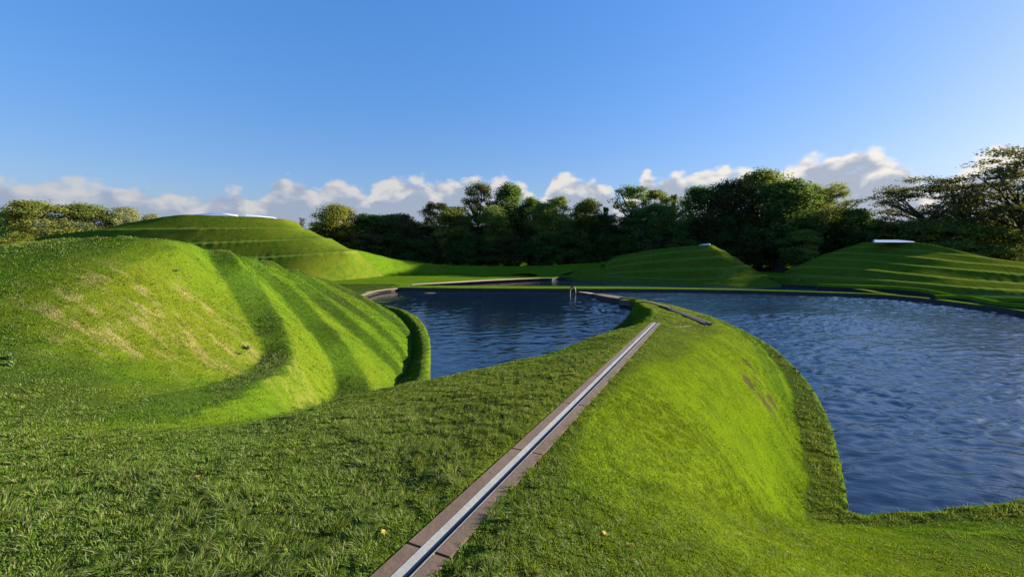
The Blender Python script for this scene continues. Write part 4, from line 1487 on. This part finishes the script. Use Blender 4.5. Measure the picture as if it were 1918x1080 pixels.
T = [
    (632, 384, 92, 104, 'broad', 'gold', "golden-leaved round tree at the end of the dark wood beside the highest mound"),
    (600, 425, 60, 101, 'bush', 'brown', "low rusty shrub at the foot of the golden-leaved tree", "bush"),
    (690, 402, 74, 107, 'tall', 'green', "rounded mid-green tree directly right of the golden-leaved tree"),
    (748, 402, 84, 110, 'broad', 'brown', "brownish flat-topped tree, second along the wood from the golden one"),
    (815, 377, 66, 118, 'airy', 'brown', "small dark umbrella-shaped crown standing above an olive tree line"),
    (850, 388, 84, 108, 'broad', 'olive', "wide olive-green crown in front of the umbrella-shaped one"),
    (897, 342, 80, 116, 'airy', 'brown', "tall open brown-leaved tree with sky through its crown, above mid-wood"),
    (953, 345, 70, 115, 'tall', 'green', "tall full green tree touching the open brown-leaved one"),
    (925, 388, 70, 108, 'tall', 'bright', "small fresh green tree below the tall open brown-leaved one"),
    (992, 372, 64, 112, 'tall', 'dark', "dark narrow tree sloping down from the tall full green one"),
    (1020, 380, 70, 106, 'broad', 'bright', "yellow-green sunlit tree in the middle of the wood"),
    (1049, 366, 62, 106, 'airy', 'bright', "bright green upright tree with visible forked stem in mid-wood"),
    (1098, 373, 66, 110, 'tall', 'olive', "pale feathery olive tree left of the small dark conifer"),
    (1135, 384, 26, 107, 'conifer', 'dark', "small pointed dark conifer between the feathery tree and an open green crown"),
    (1186, 347, 88, 107, 'airy', 'green', "open green tree with gaps of sky, right of the small conifer"),
    (1233, 353, 70, 112, 'airy', 'olive', "thin olive crown leaning beside the open green tree"),
    (1263, 360, 30, 118, 'conifer', 'dark', "slim conifer tip showing above a vivid green tree"),
    (1240, 384, 96, 101, 'broad', 'green', "vivid green rounded tree standing forward behind the middle mound"),
    (1318, 350, 96, 109, 'broad', 'dark', "dark spreading tree between the slim conifer tip and the tallest oak"),
    (1366, 342, 84, 106, 'tall', 'brown', "russet-tinged tree pressed against the tallest oak"),
    (1428, 321, 118, 108, 'broad', 'olive', "tallest oak of the wood with high domed crown"),
    (1468, 338, 116, 100, 'tall', 'green', "massive leafy green tree in front of the tallest oak"),
    (1518, 346, 66, 108, 'tall', 'olive', "olive crown behind the massive leafy tree's right shoulder"),
    (1566, 347, 94, 103, 'layered', 'olive', "flat-branched olive tree overhanging the gap at the wood's end"),
    (1600, 392, 82, 97, 'broad', 'dark', "dark rounded tree below the flat-branched olive one"),
    (1500, 432, 70, 93, 'tall', 'bright', "low sunlit leafy tree in the dip between the two right mounds"),
    (1640, 412, 90, 99, 'bush', 'dark', "dark scrub closing the gap under the cloud at the wood's end", "bush"),
    (1738, 331, 166, 95, 'layered', 'brown', "wide flat-topped tree with drooping dark sprays behind the right mound"),
    (1818, 345, 150, 99, 'sparse', 'brown', "thin see-through tree showing bare branches against bright cloud"),
    (1935, 276, 215, 90, 'layered', 'brown', "very tall layered tree cut by the photo's edge behind the right mound"),
    (1712, 412, 120, 92, 'bush', 'olive', "olive undergrowth beneath the wide flat-topped tree", "bush"),
    (1790, 418, 120, 90, 'bush', 'bright', "yellowish undergrowth beneath the thin see-through tree", "bush"),
    (1872, 425, 130, 88, 'bush', 'olive', "brown-green undergrowth beneath the very tall layered tree", "bush"),
    (72, 377, 118, 98, 'broad', 'gold', "large yellowing dome-shaped tree left of the highest mound"),
    (160, 383, 98, 103, 'broad', 'olive', "dark olive dome-shaped tree right of the large yellowing one"),
    (236, 389, 62, 108, 'broad', 'pale', "pale grey-green small tree rising over the highest mound's shoulder"),
    (284, 401, 44, 112, 'bush', 'pale', "tiny pale treetop just showing above the highest mound's shoulder"),
    (2, 398, 70, 110, 'tall', 'dark', "dark grey tree at the far left edge beside the large yellowing one"),
    (566, 408, 24, 118, 'sparse', 'brown', "small almost bare reddish tree in the gap beside the highest mound"),
    (30, 436, 80, 92, 'bush', 'gold', "low yellow-green shrub in front of the large yellowing tree", "bush"),
]
for t_ in T:
    plant(*t_[:7], cat=(t_[7] if len(t_) > 7 else "tree"))
# the dark mass of the wood: trees that nothing tells apart
rr_ = random.Random(3)
x_ = 612
k_ = 0
while x_ < 1640:
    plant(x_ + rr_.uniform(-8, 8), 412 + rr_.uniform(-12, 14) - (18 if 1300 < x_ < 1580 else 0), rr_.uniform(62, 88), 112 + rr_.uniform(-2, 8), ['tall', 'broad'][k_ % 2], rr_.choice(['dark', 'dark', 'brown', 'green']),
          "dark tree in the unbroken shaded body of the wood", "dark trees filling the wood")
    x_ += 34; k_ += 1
x_ = 600
while x_ < 1640:
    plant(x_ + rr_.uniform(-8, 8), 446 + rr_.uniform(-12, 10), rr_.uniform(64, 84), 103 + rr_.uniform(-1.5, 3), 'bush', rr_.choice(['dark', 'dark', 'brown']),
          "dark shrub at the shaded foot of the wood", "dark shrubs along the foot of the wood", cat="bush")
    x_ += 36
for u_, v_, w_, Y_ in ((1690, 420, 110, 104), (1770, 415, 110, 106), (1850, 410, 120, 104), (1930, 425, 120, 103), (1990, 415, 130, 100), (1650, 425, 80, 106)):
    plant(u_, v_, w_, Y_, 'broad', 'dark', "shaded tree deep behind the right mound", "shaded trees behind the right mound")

# ------------------------------------------------------------------ grass blades over the near landform
def grass_blades():
    g = np.random.default_rng(42)
    XY = []
    for r0, r1, n in ((1.3, 3.2, 200000), (3.2, 6.5, 330000), (6.5, 14, 340000), (14, 38, 330000)):
        r = np.sqrt(g.uniform(r0 ** 2, r1 ** 2, n)) if r0 < 6 else g.uniform(r0 ** .8, r1 ** .8, n) ** 1.25
        a = g.uniform(math.radians(-57), math.radians(57), n)
        XY.append(np.stack([r * np.sin(a), r * np.cos(a)], 1))
    XY = np.concatenate(XY)
    X, Y = XY[:, 0], XY[:, 1]
    ok = (X > GX0 + .3) & (X < GX1 - .3) & (Y < GY1 - .3)
    X, Y = X[ok], Y[ok]
    ix = np.rint((X - GX0) / CELL).astype(int); iy = np.rint((Y - GY0) / CELL).astype(int)
    rd_, _ = seg_dist(X, Y, RILL_S, RILL_B)
    r2_, t2_ = seg_dist(X, Y, RILL2[0], RILL2[1])
    keep = np.ones(len(X), bool)
    for (cc, rx, ry, ro_) in SCARS:
        u_, v_ = X - cc[0], Y - cc[1]
        c_, s_ = math.cos(ro_), math.sin(ro_)
        keep &= ((u_ * c_ - v_ * s_) / rx / .8) ** 2 + ((u_ * s_ + v_ * c_) / ry / .8) ** 2 + 2.6 * vnoise(X, Y, 7.0, 61) + g.normal(0, .25, len(X)) > .55
    over = ((X - RILL_S.x) * uy - (Y - RILL_S.y) * ux > 0) * .035 * g.random(len(X)) * (1 + 2 * vnoise(X, Y, 5.0, 77))
    ok = keep & LAND[iy, ix] & (best[iy, ix] > .04) & (rd_ > RH + .006 - over) & (r2_ > .2)
    X, Y = X[ok], Y[ok]
    edge_ = np.clip((seg_dist(X, Y, RILL_S, RILL_B)[0] - RH) / .22, 0, 1)
    z = zat(X, Y)
    zx = (zat(X + .15, Y) - zat(X - .15, Y)) / .3
    zy = (zat(X, Y + .15) - zat(X, Y - .15)) / .3
    slope = np.hypot(zx, zy)
    n = len(X)
    r = np.hypot(X, Y)
    flat = np.clip(1 - slope / .35, 0, 1) * (.35 + .65 * edge_)
    rgh = rat(X, Y)
    tuft = vnoise(X, Y, 3.0, 21) + .6 * vnoise(X, Y, 8.0, 22)
    nb_ = np.clip(1 - best[np.rint((Y - GY0) / CELL).astype(int), np.rint((X - GX0) / CELL).astype(int)] / .16, 0, 1)
    rgh = np.maximum(rgh, nb_ * .9)
    cs = np.where(r < 6, .075, np.where(r < 14, .12, .22))
    ci = np.floor(X / cs).astype(int); cj = np.floor(Y / cs).astype(int)
    tab = np.random.default_rng(5).random((4, 512, 512))
    cx = (ci + .15 + .7 * tab[0, ci & 511, cj & 511]) * cs; cy = (cj + .15 + .7 * tab[1, ci & 511, cj & 511]) * cs
    ch = .22 + 1.35 * tab[2, ci & 511, cj & 511] ** 1.3
    hgt = (.014 + .030 * flat ** 2 + .020 * rgh) * g.uniform(.6, 1.35, n) * (1 + .7 * tuft) * ch
    hgt = np.maximum(hgt, .0019 * np.minimum(r, 26) * ch)
    wid = np.maximum(.0050, r * .0012) * g.uniform(.7, 1.3, n)
    th = g.uniform(0, 2 * math.pi, n)
    # a lie that changes slowly from place to place
    lie = 3.2 * vnoise(X, Y, .5, 23) * 2 + 2.2
    lean = g.uniform(.15, .95, n) * hgt
    ox = (X - cx) / cs; oy = (Y - cy) / cs
    dx = np.cos(th) * lean * .7 + np.cos(lie) * hgt * .25 + ox * hgt * 1.9
    dy = np.sin(th) * lean * .7 + np.sin(lie) * hgt * .25 + oy * hgt * 1.9
    ph = g.uniform(0, math.pi, n)
    px, py = np.cos(ph) * wid * .5, np.sin(ph) * wid * .5
    z0 = z - .006
    near = r < 7.0
    # far blades: one triangle; near blades: two segments
    def arr(*c):
        return np.stack(c, 1)
    F_ = ~near
    vf = np.stack([arr(X - px, Y - py, z0)[F_], arr(X + px, Y + py, z0)[F_], arr(X + dx, Y + dy, z + hgt)[F_]], 1).reshape(-1, 3)
    N_ = near
    vn = np.stack([arr(X - px, Y - py, z0)[N_], arr(X + px, Y + py, z0)[N_], arr(X + px * .8 + dx * .3, Y + py * .8 + dy * .3, z + hgt * .55)[N_],
                   arr(X - px * .8 + dx * .3, Y - py * .8 + dy * .3, z + hgt * .55)[N_], arr(X + dx, Y + dy, z + hgt * .92)[N_]], 1).reshape(-1, 3)
    nf, nn = F_.sum(), N_.sum()
    verts = np.concatenate([vf, vn]).astype(np.float32)
    tone = np.concatenate([np.repeat(g.random(nf), 3), np.repeat(g.random(nn), 5)]).astype(np.float32)
    tone = np.where(tone > .93 - .10 * np.concatenate([np.repeat(flat[F_], 3), np.repeat(flat[N_], 5)]), 1.0, tone * .9).astype(np.float32)
    pl = np.concatenate([np.repeat(flat[F_], 3), np.repeat(flat[N_], 5)]).astype(np.float32)
    fl = np.concatenate([np.repeat(rgh[F_], 3), np.repeat(rgh[N_], 5)]).astype(np.float32)
    b0 = 3 * nf + 5 * np.arange(nn)
    loops_f = np.arange(3 * nf)
    quad = np.stack([b0, b0 + 1, b0 + 2, b0 + 3], 1)
    tri = np.stack([b0 + 3, b0 + 2, b0 + 4], 1)
    loops = np.concatenate([loops_f, quad.ravel(), tri.ravel()]).astype(np.int32)
    tot = np.concatenate([np.full(nf, 3), np.full(nn, 4), np.full(nn, 3)]).astype(np.int32)
    st = np.concatenate([[0], np.cumsum(tot)[:-1]]).astype(np.int32)
    me = bpy.data.meshes.new("grass")
    me.vertices.add(len(verts)); me.vertices.foreach_set('co', verts.ravel())
    me.loops.add(len(loops)); me.loops.foreach_set('vertex_index', loops)
    me.polygons.add(len(tot)); me.polygons.foreach_set('loop_start', st); me.polygons.foreach_set('loop_total', tot)
    at = me.attributes.new('tone', 'FLOAT', 'POINT'); at.data.foreach_set('value', tone)
    at = me.attributes.new('rough', 'FLOAT', 'POINT'); at.data.foreach_set('value', fl)
    at = me.attributes.new('level', 'FLOAT', 'POINT'); at.data.foreach_set('value', pl)
    me.update(calc_edges=True)
    m, t, out = new_mat("grass_blade")
    gg = t.new('ShaderNodeGroup'); gg.node_tree = TURF
    a1 = t.new('ShaderNodeAttribute', attribute_name='tone')
    c = gg.outputs[0]
    # every blade has a tone of its own; some are dead
    c = t.mix(t.math('MULTIPLY', t.smooth(a1.outputs['Fac'], 0.6, 0.0), .5), c, (0.05, 0.12, 0.010, 1))
    a3 = t.new('ShaderNodeAttribute', attribute_name='level')
    c = t.mix(t.math('MULTIPLY', t.math('MULTIPLY', a3.outputs['Fac'], t.smooth(a1.outputs['Fac'], 0.2, 0.8)), .75), c, (0.230, 0.265, 0.085, 1))
    c = t.mix(t.smooth(a1.outputs['Fac'], 0.955, 0.97), c, (0.22, 0.22, 0.10, 1))
    d = t.new('ShaderNodeBsdfDiffuse'); t.put(d.inputs[0], c)
    tr = t.new('ShaderNodeBsdfTranslucent'); t.put(tr.inputs[0], t.mix(1.0, c, (1.5, 1.35, .7, 1), 'MULTIPLY'))
    gl = t.new('ShaderNodeBsdfGlossy'); gl.inputs['Roughness'].default_value = .45; gl.inputs[0].default_value = (.5, .5, .5, 1)
    m1 = t.new('ShaderNodeMixShader'); m1.inputs[0].default_value = .33
    t.l.new(d.outputs[0], m1.inputs[1]); t.l.new(tr.outputs[0], m1.inputs[2])
    m2 = t.new('ShaderNodeMixShader'); m2.inputs[0].default_value = .012
    t.l.new(m1.outputs[0], m2.inputs[1]); t.l.new(gl.outputs[0], m2.inputs[2])
    t.l.new(m2.outputs[0], out.inputs[0])
    me.materials.append(m)
    o = bpy.data.objects.new("grass", me)
    COL.objects.link(o)
    tag(o, kind='stuff')


grass_blades()


# ------------------------------------------------------------------ weeds in the turf and a few fallen leaves
M_WEED = simple_mat("weed_leaf", (0.13, 0.20, 0.04), 0.6, var=0.4, vscale=20)
M_LEAF_Y = simple_mat("dead_leaf_yellow", (0.55, 0.38, 0.04), 0.6, var=0.2, vscale=40)
M_LEAF_O = simple_mat("dead_leaf_orange", (0.32, 0.16, 0.05), 0.6, var=0.3, vscale=40)


def leaf_blade(bm, base, yaw, length, width, rise):
    pr = None
    c, s_ = math.cos(yaw), math.sin(yaw)
    for i in range(6):
        t_ = i / 5
        wd = width * math.sin(math.pi * min(.98, t_ * .9 + .08)) * .5
        r_ = length * t_
        z_ = base[2] + rise * math.sin(math.pi * t_ * .7)
        a = bm.verts.new((base[0] + c * r_ - s_ * wd, base[1] + s_ * r_ + c * wd, z_))
        m_ = bm.verts.new((base[0] + c * r_, base[1] + s_ * r_, z_ - wd * .35))
        b = bm.verts.new((base[0] + c * r_ + s_ * wd, base[1] + s_ * r_ - c * wd, z_))
        if pr:
            bm.faces.new((pr[0], a, m_, pr[1])); bm.faces.new((pr[1], m_, b, pr[2]))
        pr = (a, m_, b)


def weed(x, y, size, n, label, seed):
    r = random.Random(seed)
    z_ = float(zat(np.array([x]), np.array([y]))[0])
    bm = bmesh.new()
    for i in range(n):
        leaf_blade(bm, (r.uniform(-.02, .02), r.uniform(-.02, .02), 0), r.uniform(0, 6.28), size * r.uniform(.5, 1.1), size * .32, size * r.uniform(.3, .9))
    o = bm_obj("weed_plant", bm, M_WEED, smooth=True)
    o.location = (x, y, z_ + .01)
    tag(o, label, "weed")


weed(-8.07, 6.79, .12, 16, "broad-leaved weed on the lower left of the dry mound face", 1)
weed(-7.85, 6.60, .08, 12, "smaller weed beside the broad-leaved one on the dry mound face", 2)
weed(-6.40, 10.25, .13, 14, "dark weed at the edge of the dry face beside the first terrace", 3)
weed(-6.30, 9.80, .09, 10, "tiny weed just below the dark one beside the first terrace", 4)
weed(-9.05, 11.6, .09, 12, "pale weed near the top of the dry mound face", 5)


def fallen_leaf(u, v, mat, size, label, seed):
    r = random.Random(seed)
    d = np.array(px_dir(u, v)); t_ = 1.0
    while t_ < 40:
        p = np.array([0, 0, EYE]) + d * t_
        if p[2] < zat(p[0:1], p[1:2])[0] + .03:
            break
        t_ += .01
    bm = bmesh.new()
    for k in range(5):
        leaf_blade(bm, (0, 0, 0), k * .75 - 1.5 + r.uniform(-.1, .1), size * (1 - .12 * abs(k - 2)), size * .45, size * .15)
    o = bm_obj("fallen_leaf", bm, mat, smooth=True)
    o.location = p
    o.rotation_euler = (r.uniform(-.3, .3), r.uniform(-.3, .3), r.uniform(0, 6))
    tag(o, label, "leaf")


fallen_leaf(1135, 996, M_LEAF_Y, .036, "yellow fallen leaf on the grass right of the steel channel", 1)
fallen_leaf(370, 892, M_LEAF_O, .03, "orange fallen leaf alone in the coarse grass left of the channel", 2)
fallen_leaf(1180, 1018, M_LEAF_O, .035, "small brown fallen leaf just below the yellow one", 3)
fallen_leaf(722, 993, M_LEAF_Y, .035, "pale fallen leaf in the grass beside the channel's left slabs", 4)
